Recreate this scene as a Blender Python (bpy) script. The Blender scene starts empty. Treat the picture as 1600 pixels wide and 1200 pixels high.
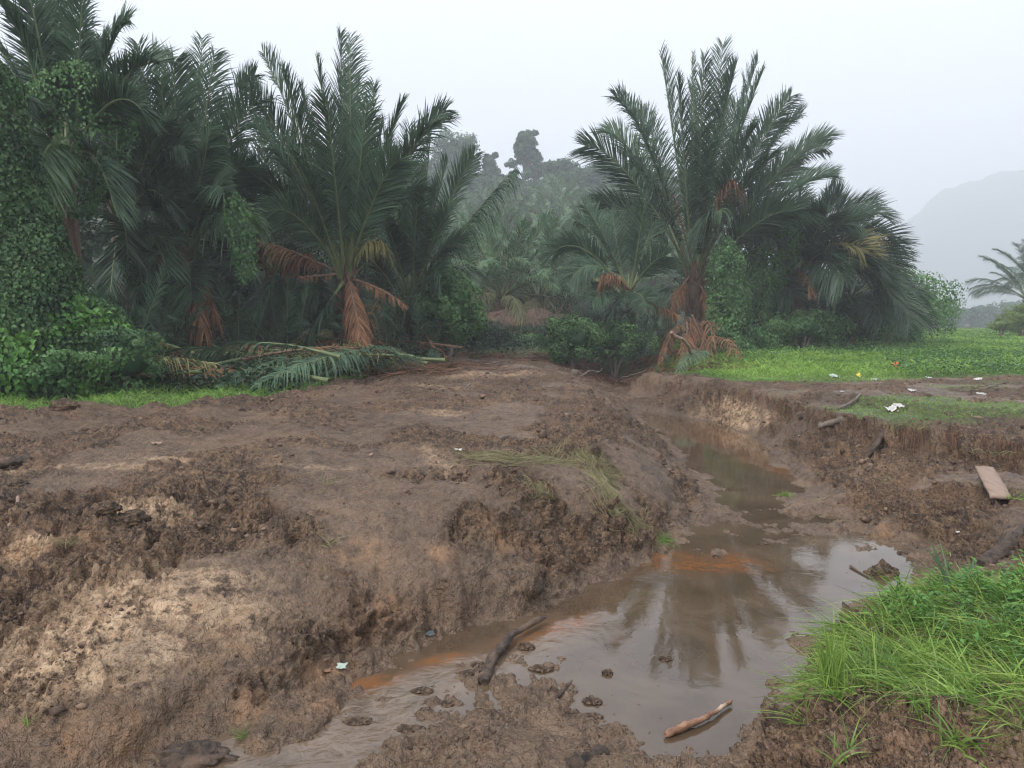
import bpy, math, random
import numpy as np
from mathutils import Vector

# ------------------------------------------------------------------ camera, sky, sun, exposure
S = bpy.context.scene
COL = S.collection
EYE = 2.2
FPX = 1164.0                      # focal length in pixels of the 1600 px wide photograph
PITCH = math.atan(100.0 / FPX)
cam_d = bpy.data.cameras.new('camera')
cam_d.sensor_width = 36.0
cam_d.lens = 36.0 * FPX / 1600.0
cam_d.clip_start = 0.05
cam_d.clip_end = 5000
cam = bpy.data.objects.new('camera', cam_d)
COL.objects.link(cam)
cam.location = (0, 0, EYE)
cam.rotation_euler = (math.pi / 2 - PITCH, 0, 0)
S.camera = cam

SUN_EL, SUN_AZ = math.radians(52), math.radians(228)     # high, behind the viewer, veiled by cloud
world = bpy.data.worlds.new('World')
S.world = world
world.use_nodes = True
wn = world.node_tree
wn.nodes.clear()
w_out = wn.nodes.new('ShaderNodeOutputWorld')
w_bg = wn.nodes.new('ShaderNodeBackground')
w_sky = wn.nodes.new('ShaderNodeTexSky')
w_sky.sky_type = 'NISHITA'
w_sky.sun_disc = False
w_sky.sun_elevation = SUN_EL
w_sky.sun_rotation = SUN_AZ
w_sky.dust_density = 4.0
w_sky.air_density = 1.0
w_hs = wn.nodes.new('ShaderNodeHueSaturation')
w_hs.inputs['Saturation'].default_value = 0.30
w_mix = wn.nodes.new('ShaderNodeMixRGB')
w_mix.inputs['Fac'].default_value = 0.72
w_mix.inputs['Color2'].default_value = (5.35, 5.42, 5.95, 1)       # the even veil of cloud
w_bg.inputs['Strength'].default_value = 0.15
wn.links.new(w_sky.outputs[0], w_hs.inputs['Color'])
wn.links.new(w_hs.outputs[0], w_mix.inputs['Color1'])
wn.links.new(w_mix.outputs[0], w_bg.inputs['Color'])
wn.links.new(w_bg.outputs[0], w_out.inputs['Surface'])

sun_d = bpy.data.lights.new('sun', 'SUN')
sun_d.energy = 1.5
sun_d.angle = math.radians(14)
sun_d.color = (1.0, 0.95, 0.88)
sun = bpy.data.objects.new('sun', sun_d)
COL.objects.link(sun)
sun.location = (-10, -10, 40)
sdir = Vector((math.sin(SUN_AZ) * math.cos(SUN_EL), math.cos(SUN_AZ) * math.cos(SUN_EL), math.sin(SUN_EL)))
sun.rotation_euler = sdir.to_track_quat('Z', 'Y').to_euler()

S.view_settings.view_transform = 'Standard'
S.view_settings.look = 'None'
S.view_settings.exposure = 1.0
S.view_settings.gamma = 1.0
S.view_settings.use_curve_mapping = False
S.render.engine = 'CYCLES'
S.cycles.use_denoising = True
S.cycles.denoising_prefilter = 'ACCURATE'
S.cycles.pixel_filter_type = 'BLACKMAN_HARRIS'
S.cycles.filter_width = 1.2
S.cycles.max_bounces = 6
S.cycles.diffuse_bounces = 3
S.cycles.glossy_bounces = 2
S.cycles.transmission_bounces = 3
S.cycles.volume_bounces = 2
S.cycles.transparent_max_bounces = 4
S.cycles.sample_clamp_indirect = 6

RNG = np.random.default_rng(7)

# ------------------------------------------------------------------ places: from a pixel of the photograph to a point in the world
CP, SP = math.cos(PITCH), math.sin(PITCH)
def ray(px, py):
    a, b = (px - 800) / FPX, (600 - py) / FPX
    return np.array([a, CP + b * SP, -SP + b * CP])
def P(px, py, z):
    r = ray(px, py); t = (z - EYE) / r[2]
    return np.array([r[0] * t, r[1] * t, z])
def PD(px, py, y):
    r = ray(px, py); t = y / r[1]
    return np.array([r[0] * t, y, EYE + r[2] * t])

# ------------------------------------------------------------------ mesh builder
class G:
    def __init__(s): s.V = []; s.F = []; s.T = []; s.n = 0
    def add(s, v, f, tint=0.5):
        v = np.asarray(v, float).reshape(-1, 3); f = np.asarray(f, int)
        if not len(v): return
        s.V.append(v); s.F.append(f + s.n); s.n += len(v)
        t = np.asarray(tint, float)
        s.T.append(np.full(len(v), float(t)) if t.ndim == 0 else t.reshape(-1))
    def ribbons(s, path, width, side, tint=0.5):
        """path (n,k,3), width (k,) or (n,k), side (n,3) or (n,k,3)."""
        n, k, _ = path.shape
        w = np.broadcast_to(width, (n, k))[..., None]
        sd = side[:, None, :] if side.ndim == 2 else side
        a = path - sd * w * .5; b = path + sd * w * .5
        v = np.stack([a, b], 2).reshape(-1, 3)
        i = (np.arange(n)[:, None] * k + np.arange(k - 1)[None]) * 2
        f = np.stack([i, i + 1, i + 3, i + 2], -1).reshape(-1, 4)
        t = np.asarray(tint, float)
        if t.ndim == 1: t = np.repeat(t, 2 * k)
        s.add(v, f, t)
    def leaves(s, c, d, nrm, ln, wd, tint=0.5, fold=.25):
        """folded diamond leaves: c centre-base (n,3), d direction, nrm normal."""
        d = unit(d); sd = unit(np.cross(d, nrm)); nn = np.cross(sd, d)
        ln = np.asarray(ln).reshape(-1, 1) * np.ones((len(c), 1)); wd = np.asarray(wd).reshape(-1, 1) * np.ones((len(c), 1))
        b = c; tip = c + d * ln - nn * ln * .12
        l = c + d * ln * .42 + sd * wd * .5 + nn * wd * fold
        r = c + d * ln * .42 - sd * wd * .5 + nn * wd * fold
        v = np.stack([b, r, tip, l], 1).reshape(-1, 3)
        i = np.arange(len(c)) * 4
        f = np.concatenate([np.stack([i, i + 1, i + 2], -1), np.stack([i, i + 2, i + 3], -1)])
        t = np.asarray(tint, float)
        s.add(v, f, np.repeat(t, 4) if t.ndim == 1 else t)
    def tube(s, pts, rad, sides=6, tint=0.5, cap=True, jit=0, rng=None):
        pts = np.asarray(pts, float); k = len(pts)
        rad = np.broadcast_to(np.asarray(rad, float), (k,))
        T = unit(np.gradient(pts, axis=0))
        up = np.array([0, 0, 1.]) if abs(T[0, 2]) < .9 else np.array([1., 0, 0])
        A = unit(np.cross(T, up)); B = np.cross(T, A)
        an = np.arange(sides) * 2 * math.pi / sides
        r = rad[:, None] * np.ones((k, sides))
        if jit: r = r * (1 + (rng or RNG).uniform(-jit, jit, (k, sides)))
        v = pts[:, None] + A[:, None] * (np.cos(an)[None, :, None] * r[..., None]) + B[:, None] * (np.sin(an)[None, :, None] * r[..., None])
        v = v.reshape(-1, 3)
        i = np.arange(k - 1)[:, None] * sides; j = np.arange(sides)[None]; j2 = (j + 1) % sides
        f = np.stack([i + j, i + j2, i + sides + j2, i + sides + j], -1).reshape(-1, 4)
        s.add(v, f, tint)
        if cap:
            o = s.n
            cv = np.concatenate([v[:sides], v[-sides:], pts[:1], pts[-1:]])
            q = np.arange(sides)
            s.add(cv, np.concatenate([np.stack([(q + 1) % sides, q, 0 * q + 2 * sides], -1),
                                      np.stack([sides + q, sides + (q + 1) % sides, 0 * q + 2 * sides + 1], -1)]), tint)
    def mesh(s, name, smooth=True):
        V = np.concatenate(s.V); me = bpy.data.meshes.new(name)
        me.vertices.add(len(V)); me.vertices.foreach_set('co', V.astype(np.float32).ravel())
        loops = np.concatenate([f.ravel() for f in s.F])
        tot = np.concatenate([np.full(len(f), f.shape[1]) for f in s.F])
        st = np.concatenate([[0], np.cumsum(tot)[:-1]])
        me.loops.add(len(loops)); me.loops.foreach_set('vertex_index', loops.astype(np.int32))
        me.polygons.add(len(tot)); me.polygons.foreach_set('loop_start', st.astype(np.int32))
        me.polygons.foreach_set('loop_total', tot.astype(np.int32))
        me.update(calc_edges=True)
        if smooth: me.polygons.foreach_set('use_smooth', np.ones(len(tot), bool))
        a = me.attributes.new('tint', 'FLOAT', 'POINT')
        a.data.foreach_set('value', np.concatenate(s.T).astype(np.float32))
        return me

def unit(v):
    v = np.asarray(v, float)
    return v / np.maximum(np.linalg.norm(v, axis=-1, keepdims=True), 1e-9)
def obj(name, data, mat=None, parent=None, loc=None, label=None, cat=None, group=None, kind=None):
    me = data.mesh(name) if isinstance(data, G) else data
    o = bpy.data.objects.new(name, me); COL.objects.link(o)
    if mat and not len(me.materials): me.materials.append(mat)
    if parent: o.parent = parent
    if loc is not None: o.location = loc
    return tag(o, label, cat, group, kind)
def tag(o, label=None, cat=None, group=None, kind=None):
    for k, v in (('label', label), ('category', cat), ('group', group), ('kind', kind)):
        if v: o[k] = v
    return o
def empty(name, loc, label=None, cat=None, group=None, rz=0):
    o = bpy.data.objects.new(name, None); COL.objects.link(o)
    o.location = loc; o.rotation_euler = (0, 0, rz); o.empty_display_size = .3
    return tag(o, label, cat, group)

# ------------------------------------------------------------------ noise
def _h(i, j, k, seed):
    n = (i * 374761393 + j * 668265263 + k * 2147483647 + seed * 144665) & 0xffffffff
    n = ((n ^ (n >> 13)) * 1274126177) & 0xffffffff
    n = ((n ^ (n >> 16)) * 2246822519) & 0xffffffff
    return ((n ^ (n >> 15)) & 0xffff) / 32767.5 - 1.0
def noise(x, y, z=0.0, seed=0):
    x, y = np.asarray(x, float), np.asarray(y, float)
    z = np.zeros_like(x) + z
    xi, yi, zi = np.floor(x).astype(np.int64), np.floor(y).astype(np.int64), np.floor(z).astype(np.int64)
    xf, yf, zf = x - xi, y - yi, z - zi
    u, v, w = [t * t * t * (t * (t * 6 - 15) + 10) for t in (xf, yf, zf)]
    r = 0
    for a in (0, 1):
        for b in (0, 1):
            for c in (0, 1):
                r = r + _h(xi + a, yi + b, zi + c, seed) * (u if a else 1 - u) * (v if b else 1 - v) * (w if c else 1 - w)
    return r
def fbm(x, y, z=0.0, oct=4, seed=0, gain=.5):
    r, a, s = 0, 1, 0
    for o in range(oct):
        r = r + a * noise(x * 2 ** o + 13.7 * o, y * 2 ** o + 7.1 * o, np.asarray(z) * 2 ** o, seed + o); s += a; a *= gain
    return r / s
def billow(x, y, z=0.0, oct=3, seed=0):
    r, a, s = 0, 1, 0
    for o in range(oct):
        r = r + a * np.abs(noise(x * 2 ** o + 3.7 * o, y * 2 ** o + 9.1 * o, np.asarray(z) * 2 ** o, seed + o)); s += a; a *= .5
    return r / s
def sstep(a, b, x):
    t = np.clip((x - a) / (b - a), 0, 1); return t * t * (3 - 2 * t)

# ------------------------------------------------------------------ materials
def nodes(name):
    m = bpy.data.materials.new(name); m.use_nodes = True
    nt = m.node_tree; nt.nodes.clear()
    return m, nt
def N(nt, typ, **kw):
    n = nt.nodes.new(typ)
    for k, v in kw.items():
        if k.startswith('i_'): n.inputs[k[2:].replace('_', ' ')].default_value = v
        else: setattr(n, k, v)
    return n
def L(nt, a, b): nt.links.new(a, b)
def rgba(c): return (c[0], c[1], c[2], 1)
def mixc(nt, fac, a, b, mode='MIX'):
    n = N(nt, 'ShaderNodeMixRGB', blend_type=mode)
    for sock, v in (('Fac', fac), ('Color1', a), ('Color2', b)):
        if isinstance(v, (tuple, list)): n.inputs[sock].default_value = rgba(v)
        elif isinstance(v, (int, float)): n.inputs[sock].default_value = v
        else: L(nt, v, n.inputs[sock])
    return n.outputs[0]
def nz(nt, scale, detail=4, rough=.55, co=None, dist=0):
    n = N(nt, 'ShaderNodeTexNoise', i_Scale=scale, i_Detail=detail, i_Roughness=rough, i_Distortion=dist)
    if co: L(nt, co, n.inputs['Vector'])
    return n.outputs['Fac']
def ramp(nt, fac, a, b, lo=0., hi=1.):
    n = N(nt, 'ShaderNodeMapRange'); n.inputs['From Min'].default_value = a; n.inputs['From Max'].default_value = b
    n.inputs['To Min'].default_value = lo; n.inputs['To Max'].default_value = hi; n.clamp = True
    L(nt, fac, n.inputs['Value']); return n.outputs[0]
def math_(nt, op, a, b):
    n = N(nt, 'ShaderNodeMath', operation=op)
    for i, v in enumerate((a, b)):
        if isinstance(v, (int, float)): n.inputs[i].default_value = v
        else: L(nt, v, n.inputs[i])
    return n.outputs[0]

def leaf_mat(name, c1, c2, rough=.45, trans=.25, spec=.5, vary=.35):
    """leaf: tint attribute runs from c1 to c2, per-object and fine variation on top, part of the light passes through."""
    m, nt = nodes(name)
    at = N(nt, 'ShaderNodeAttribute', attribute_name='tint')
    oi = N(nt, 'ShaderNodeObjectInfo')
    co = N(nt, 'ShaderNodeTexCoord').outputs['Object']
    base = mixc(nt, at.outputs['Fac'], c1, c2)
    n1 = nz(nt, 1.7, 3, .6, co)
    v = ramp(nt, n1, .3, .7, 1 - vary, 1 + vary)
    v2 = ramp(nt, oi.outputs['Random'], 0, 1, 1 - vary * .5, 1 + vary * .5)
    vv = math_(nt, 'MULTIPLY', v, v2)
    sc = N(nt, 'ShaderNodeVectorMath', operation='SCALE'); L(nt, base, sc.inputs[0]); L(nt, vv, sc.inputs['Scale'])
    bs = N(nt, 'ShaderNodeBsdfPrincipled', i_Roughness=rough)
    bs.inputs['Specular IOR Level'].default_value = spec
    L(nt, sc.outputs[0], bs.inputs['Base Color'])
    tr = N(nt, 'ShaderNodeBsdfTranslucent'); L(nt, sc.outputs[0], tr.inputs['Color'])
    mx = N(nt, 'ShaderNodeMixShader'); mx.inputs[0].default_value = trans
    L(nt, bs.outputs[0], mx.inputs[1]); L(nt, tr.outputs[0], mx.inputs[2])
    o = N(nt, 'ShaderNodeOutputMaterial'); L(nt, mx.outputs[0], o.inputs[0])
    return m
def rough_mat(name, c1, c2, scale=8, rough=.85, bump=.4, stretch=None, c3=None, bd=.02):
    m, nt = nodes(name)
    tc = N(nt, 'ShaderNodeTexCoord').outputs['Object']
    if stretch:
        mp = N(nt, 'ShaderNodeMapping'); mp.inputs['Scale'].default_value = stretch
        L(nt, tc, mp.inputs[0]); tc = mp.outputs[0]
    n1 = nz(nt, scale, 6, .65, tc)
    c = mixc(nt, ramp(nt, n1, .35, .65), c1, c2)
    if c3:
        c = mixc(nt, ramp(nt, nz(nt, scale * .3, 3, .5, tc), .52, .62), c, c3)
    bs = N(nt, 'ShaderNodeBsdfPrincipled', i_Roughness=rough)
    L(nt, c, bs.inputs['Base Color'])
    bp = N(nt, 'ShaderNodeBump', i_Strength=bump, i_Distance=bd); L(nt, nz(nt, scale * 2, 6, .7, tc), bp.inputs['Height'])
    L(nt, bp.outputs[0], bs.inputs['Normal'])
    o = N(nt, 'ShaderNodeOutputMaterial'); L(nt, bs.outputs[0], o.inputs[0])
    return m

M = {}
M['palm'] = leaf_mat('palm_leaf', (.036, .078, .050), (.095, .160, .090), .5, .2, .3)
M['palm_dark'] = leaf_mat('palm_leaf_old', (.022, .050, .032), (.058, .105, .056), .45, .12, .4)  # darker leaf green for rear palms, low fronds and some felled ones
M['palm_pale'] = leaf_mat('palm_leaf_pale', (.07, .13, .075), (.13, .21, .10), .5, .2, .4)
M['palm_dead'] = leaf_mat('palm_leaf_dead', (.085, .045, .027), (.30, .155, .085), .8, .1, .15)
M['palm_yellow'] = leaf_mat('palm_leaf_yellow', (.10, .12, .04), (.26, .22, .09), .6, .2, .3)
M['oil'] = leaf_mat('oil_palm_leaf', (.038, .092, .045), (.125, .225, .10), .5, .2, .4)
M['oil_low'] = leaf_mat('oil_palm_leaf_lower', (.10, .12, .05), (.20, .19, .09), .6, .2, .3)
M['vine'] = leaf_mat('vine_leaf', (.032, .088, .036), (.125, .24, .08), .55, .22, .35, .4)
M['vine_bright'] = leaf_mat('vine_leaf_bright', (.05, .15, .03), (.14, .30, .06), .5, .25, .35, .3)
M['shrub'] = leaf_mat('shrub_leaf', (.05, .13, .045), (.16, .30, .10), .5, .25, .4, .35)
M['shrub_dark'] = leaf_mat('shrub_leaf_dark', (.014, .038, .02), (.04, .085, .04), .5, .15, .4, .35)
M['shrub_yellow'] = leaf_mat('shrub_leaf_yellow', (.12, .19, .05), (.24, .32, .09), .5, .3, .3, .3)
M['tree'] = leaf_mat('ridge_tree_leaf', (.04, .08, .05), (.13, .21, .11), .7, .15, .2, .4)
M['grass'] = leaf_mat('grass_blade', (.09, .20, .035), (.26, .42, .085), .5, .35, .3, .3)
M['grass_near'] = leaf_mat('grass_blade_tall', (.10, .20, .035), (.32, .46, .10), .45, .35, .35, .25)
M['straw'] = leaf_mat('straw', (.20, .155, .09), (.40, .34, .20), .8, .15, .2, .3)
M['straw_green'] = leaf_mat('flattened_grass', (.27, .22, .135), (.22, .235, .105), .75, .15, .2, .3)
M['petiole'] = rough_mat('petiole', (.09, .13, .05), (.17, .19, .08), 6, .5, .2)
M['petiole_dead'] = rough_mat('petiole_dead', (.10, .06, .038), (.24, .145, .09), 6, .8, .3)
M['trunk'] = rough_mat('palm_trunk', (.055, .035, .025), (.17, .105, .07), 9, .9, .8, (1, 1, .35), bd=.05)
M['bark'] = rough_mat('bark', (.10, .08, .065), (.22, .18, .15), 5, .9, .8, (1, 1, .3), bd=.03)
M['wood_wet'] = rough_mat('muddy_wood', (.022, .015, .011), (.125, .085, .058), 16, .55, 1.0, None, (.16, .105, .07), .03)
M['wood_pale'] = rough_mat('weathered_wood', (.22, .15, .11), (.36, .26, .20), 12, .8, .5, (2.0, .22, 1))
M['stick'] = rough_mat('stick_bark', (.16, .075, .045), (.40, .23, .14), 10, .6, .4, (1, 1, 1), (.55, .42, .30))
M['fibre'] = leaf_mat('palm_fibre', (.10, .055, .035), (.26, .15, .095), .9, .05, .1)
M['root'] = rough_mat('root', (.05, .033, .025), (.15, .095, .065), 20, .85, .5)
M['plastic_white'] = rough_mat('white_plastic', (.42, .41, .38), (.66, .65, .62), 20, .35, .3)
M['plastic_green'] = rough_mat('pale_green_plastic', (.26, .34, .28), (.52, .58, .52), 9, .35, .3)
M['plastic_dark'] = rough_mat('dark_plastic', (.02, .03, .035), (.09, .12, .13), 9, .3, .3)
M['plastic_yellow'] = rough_mat('yellow_plastic', (.6, .45, .03), (.75, .62, .08), 9, .4, .3)
M['plastic_orange'] = rough_mat('orange_plastic', (.70, .13, .04), (.85, .22, .08), 9, .5, .3)

def soil_material():
    m, nt = nodes('muddy_soil')
    co = N(nt, 'ShaderNodeTexCoord').outputs['Object']
    def at(n): return N(nt, 'ShaderNodeAttribute', attribute_name=n).outputs['Fac']
    sand, green, wet, orange, tint = at('sand'), at('green'), at('wet'), at('orange'), at('tint')
    big = nz(nt, 1.3, 5, .6, co, .4); mid = nz(nt, 7, 4, .72, co, .7); fine = nz(nt, 34, 2, .7, co, .5)
    # crumbly brown soil, several browns that come and go
    c = mixc(nt, ramp(nt, mid, .42, .58), (.042, .0255, .0145), (.146, .094, .053))
    c = mixc(nt, ramp(nt, big, .50, .66, 0, .8), c, (.130, .074, .040))
    c = mixc(nt, ramp(nt, fine, .54, .64, 0, .75), c, (.200, .130, .088))
    c = mixc(nt, ramp(nt, fine, .36, .46, .85, 0), c, (.030, .018, .013))  # dark specks: moist crumbs, their contrast also imitating self-shading the bumps lack
    # smeared clayey grey brown where the bucket pressed it smooth
    c = mixc(nt, math_(nt, 'MULTIPLY', wet, ramp(nt, mid, .36, .56, .35, .9)), c, (.150, .101, .064))
    sn = mixc(nt, ramp(nt, mid, .35, .65), (.30, .19, .105), (.54, .40, .265))
    sf = math_(nt, 'MULTIPLY', sand, ramp(nt, nz(nt, 11, 3, .75, co), .40, .52, .06, 1))
    c = mixc(nt, sf, c, sn)
    c = mixc(nt, math_(nt, 'MULTIPLY', orange, ramp(nt, nz(nt, 5, 5, .65, co), .38, .58, .1, 1)), c, (.27, .155, .08))
    gr = mixc(nt, ramp(nt, mid, .35, .65), (.055, .085, .025), (.10, .15, .04))
    c = mixc(nt, math_(nt, 'MULTIPLY', green, ramp(nt, fine, .35, .5, .55, 1)), c, gr)
    hs = N(nt, 'ShaderNodeVectorMath', operation='SCALE'); L(nt, c, hs.inputs[0]); L(nt, ramp(nt, tint, 0, 1, .58, 1.28), hs.inputs['Scale'])
    bs = N(nt, 'ShaderNodeBsdfPrincipled'); bs.inputs['Specular IOR Level'].default_value = .38
    L(nt, hs.outputs[0], bs.inputs['Base Color'])
    r1 = ramp(nt, mid, .35, .65, .62, .92)
    r = mixc(nt, wet, r1, ramp(nt, nz(nt, 9, 3, .6, co), .40, .60, .26, .52))
    L(nt, r, bs.inputs['Roughness'])
    b1 = N(nt, 'ShaderNodeBump', i_Strength=1.0, i_Distance=.045); L(nt, nz(nt, 18, 3, .75, co, .3), b1.inputs['Height'])
    b2 = N(nt, 'ShaderNodeBump', i_Strength=.8, i_Distance=.010); L(nt, nz(nt, 60, 1, .7, co), b2.inputs['Height'])
    L(nt, b1.outputs[0], b2.inputs['Normal']); L(nt, b2.outputs[0], bs.inputs['Normal'])
    o = N(nt, 'ShaderNodeOutputMaterial'); L(nt, bs.outputs[0], o.inputs[0])
    return m
M['soil'] = soil_material()
M['clod'] = rough_mat('soil_crumb', (.045, .026, .017), (.125, .078, .050), 22, .8, .8, None, (.22, .145, .095), .01)

def water_material():
    m, nt = nodes('murky_water')
    co = N(nt, 'ShaderNodeTexCoord').outputs['Object']
    og = N(nt, 'ShaderNodeAttribute', attribute_name='orange').outputs['Fac']
    tn = N(nt, 'ShaderNodeAttribute', attribute_name='tint').outputs['Fac']
    rp = N(nt, 'ShaderNodeAttribute', attribute_name='ripple').outputs['Fac']
    n1 = nz(nt, 1.6, 5, .6, co, .8)
    c = mixc(nt, ramp(nt, n1, .35, .65), (.070, .047, .028), (.115, .080, .051))
    c = mixc(nt, math_(nt, 'MULTIPLY', tn, ramp(nt, nz(nt, 4, 6, .7, co, .6), .35, .65, .1, .8)), c, (.20, .145, .10))
    c = mixc(nt, math_(nt, 'MULTIPLY', og, ramp(nt, nz(nt, 7, 8, .8, co, 1.0), .40, .56)), c, (.20, .082, .028))
    bs = N(nt, 'ShaderNodeBsdfPrincipled', i_Roughness=.012, i_IOR=1.6)
    L(nt, c, bs.inputs['Base Color'])
    b = N(nt, 'ShaderNodeBump', i_Distance=.012); L(nt, nz(nt, 9, 4, .6, co, .4), b.inputs['Height'])
    L(nt, ramp(nt, rp, 0, 1, .05, .75), b.inputs['Strength'])
    L(nt, b.outputs[0], bs.inputs['Normal'])
    o = N(nt, 'ShaderNodeOutputMaterial'); L(nt, bs.outputs[0], o.inputs[0])
    return m
M['water'] = water_material()
M['far_land'] = rough_mat('plantation_ground', (.02, .04, .02), (.05, .08, .035), .35, .95, .5, bd=.5)
M['mountain'] = rough_mat('forested_mountain', (.022, .045, .028), (.05, .08, .045), .03, .95, .5, bd=4)

# ------------------------------------------------------------------ terrain: heights from surveyed points, then clods
ctl = []
def west(px, z): return z * .86 if (px < 940 and z > .3) else z
def pts(z, *a):
    for q in a: ctl.append(P(q[0], q[1], west(q[0], q[2] if len(q) > 2 else z)))
def line(*a, n=4, drop=0):
    w = [P(q[0], q[1], west(q[0], q[2])) for q in a]
    if drop:
        for u, v in zip(w[:-1], w[1:]):
            for i in range(6): ctl.append(u + (v - u) * i / 6 + np.array([-.05, -.16, -drop])); ctl.append(u + (v - u) * i / 6 + np.array([.12, .40, .01])); ctl.append(u + (v - u) * i / 6 + np.array([.3, 1.0, .02]))
    for u, v in zip(w[:-1], w[1:]):
        for i in range(n): ctl.append(u + (v - u) * i / n)
    ctl.append(w[-1])
# toe of the heaped embankment along the water
line((955, 597, 0), (985, 640, 0), (1010, 665, 0), (1060, 710, 0), (1110, 760, 0), (1118, 792, 0), (1060, 842, 0),
     (1000, 880, 0), (940, 905, 0), (870, 937, 0), (800, 965, 0), (720, 990, 0), (640, 1015, .0), (570, 1038, .0),
     (500, 1060, .03), (430, 1090, .05), (340, 1130, .05), (260, 1165, .04), (120, 1230, .05), (0, 1300, .08), n=3)
# lip of the embankment
line((0, 745, 1.02), (100, 735, 1.06), (200, 722, 1.08), (300, 714, 1.08), (400, 708, 1.08), (500, 706, 1.06), (600, 714, 1.02),
     (690, 726, .98), (760, 728, .94), (850, 715, .92), (905, 697, .92), (930, 650, .96), (925, 617, .98), (905, 597, 1.0), (880, 580, 1.0), (855, 568, 1.02), n=3)
# shelf under the lip, centre and left, and belly of the slope
pts(0, (60, 800, .92), (160, 810, .86), (260, 830, .80), (80, 880, .74), (200, 940, .58), (60, 1000, .50), (330, 900, .62), (420, 800, .80), (540, 790, .80),
    (640, 800, .72), (760, 790, .76), (860, 770, .74), (920, 760, .74), (980, 800, .42), (960, 845, .20), (820, 880, .40), (700, 900, .40), (560, 920, .42),
    (440, 960, .40), (300, 1020, .36), (150, 1100, .28), (0, 1130, .34), (400, 1050, .18), (560, 1000, .18), (1020, 720, .50), (1040, 780, .25))
# road on top
pts(0, (0, 700, 1.12), (0, 655, 1.16), (200, 655, 1.14), (400, 650, 1.12), (560, 660, 1.06), (400, 625, 1.10), (600, 600, 1.06), (600, 640, 1.04), (700, 580, 1.04),
    (770, 562, 1.04), (840, 560, 1.04), (800, 610, 1.0), (850, 650, .97), (700, 660, 1.0), (720, 700, .98), (560, 685, 1.04), (300, 690, 1.1), (820, 690, .95))
# grass and palm ground to the west
pts(0, (0, 632, 1.12), (150, 630, 1.12), (300, 628, 1.12), (450, 600, 1.10), (560, 575, 1.1), (700, 560, 1.1), (0, 600, 1.15), (200, 590, 1.15), (400, 570, 1.2), (650, 552, 1.2))
for x, y, z in ((-14, 8, 1.2), (-14, 16, 1.25), (-20, 30, 1.3), (-40, 60, 1.4), (-8, 30, 1.3), (-12, 45, 1.4), (0, 32, 1.1), (0, 45, 1.3), (6, 38, 1.1), (0, 90, 1.5),
                (-60, 95, 1.5), (-8, 4.5, 1.0), (-8, 2, .6), (-5, 0, .4), (0, 0, .4), (4, 0, 1.0), (8, 0, 1.2), (10, 4, 1.0), (14, 8, .85), (20, 16, .9),
                (35, 30, .95), (60, 60, 1.05), (90, 95, 1.1), (30, 95, 1.1), (-3, 2.2, .05), (-1.2, 1.5, .0), (0, 2.0, -.1), (.6, 1.4, 0), (-3.4, 1, .2)):
    ctl.append(np.array([x, y, z * (.86 if x < -4 and y > 4 else 1)], float))
# far end of the ditch and debris
pts(0, (940, 575, .5), (985, 572, .55), (1020, 575, .65), (905, 560, 1.0), (960, 555, .9), (1060, 560, .85), (1000, 545, .95))
# foot of the cut bank
line((985, 603, 0), (1010, 612, 0), (1060, 636, 0), (1110, 650, 0), (1150, 667, 0), (1200, 694, 0), (1215, 712, .03), (1270, 735, .10), (1330, 765, .16), (1400, 790, .22), (1470, 800, .28), (1540, 815, .36), (1620, 830, .45), n=3)
# brink of the cut bank
line((1000, 588, .66), (1030, 588, .72), (1075, 594, .74), (1120, 600, .76), (1180, 611, .76), (1240, 625, .75), (1290, 646, .74), (1340, 656, .74), (1400, 664, .75), (1500, 676, .75), (1600, 690, .76), (1700, 705, .8), n=6, drop=.30)
pts(0, (1380, 715, .46), (1480, 725, .50), (1580, 740, .54), (1320, 700, .40), (1260, 672, .38))
# bed of the ditch, mud flats
pts(0, (985, 625, -.05), (1040, 655, -.1), (1100, 690, -.12), (1150, 720, -.12), (1180, 760, -.06), (1230, 740, -.03), (1280, 760, .015), (1220, 790, .0), (1130, 830, .0),
    (1160, 870, -.04), (1080, 870, .0), (1220, 850, -.0), (1260, 830, .01), (1300, 800, .03), (1380, 820, .05), (1340, 850, -.02), (1400, 860, -.04), (1100, 920, -.06), (1000, 950, -.14), (1100, 1000, -.16),
    (1200, 950, -.12), (1300, 900, -.1), (1380, 900, -.08), (960, 1030, -.1), (1000, 1100, -.10), (1080, 1170, -.10), (900, 1060, -.02), (820, 1040, -.012), (860, 1110, .01), (745, 1075, .01), (900, 1180, -.02),
    (450, 1112, .05), (520, 1100, .045), (600, 1085, .035), (470, 1140, .03), (400, 1150, .05), (575, 1062, -.02), (625, 1052, -.02), (700, 1052, -.05), (650, 1092, -.05), (590, 1128, -.05), (530, 1160, -.05), (440, 1192, -.05), (370, 1192, -.04), (700, 1125, .05), (640, 1165, .04), (760, 1155, .07), (700, 1195, .07), (830, 1105, .035), (860, 1150, .05), (930, 1195, .0), (780, 1090, .03), (860, 980, -.05), (760, 1010, -.04), (1180, 905, -.05))
# bank east of the near pool
line((1440, 868, 0), (1452, 900, -.0), (1440, 930, .0), n=2)
line((1310, 985, 0), (1250, 1010, 0), (1236, 1050, 0), (1215, 1100, 0), (1180, 1150, 0), (1120, 1210, 0), n=2)
pts(0, (1490, 850, .12), (1560, 860, .28), (1600, 870, .34), (1500, 890, .22), (1540, 930, .34), (1600, 930, .40))
pts(0, (1285, 1015, .30), (1340, 985, .40), (1400, 955, .42), (1480, 935, .42), (1280, 1080, .42), (1400, 1060, .52), (1520, 1020, .56), (1600, 1030, .60), (1260, 1130, .34), (1400, 1160, .55),
    (1540, 1160, .66), (1620, 1160, .72), (1240, 1200, .30), (1400, 1260, .62))
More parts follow.
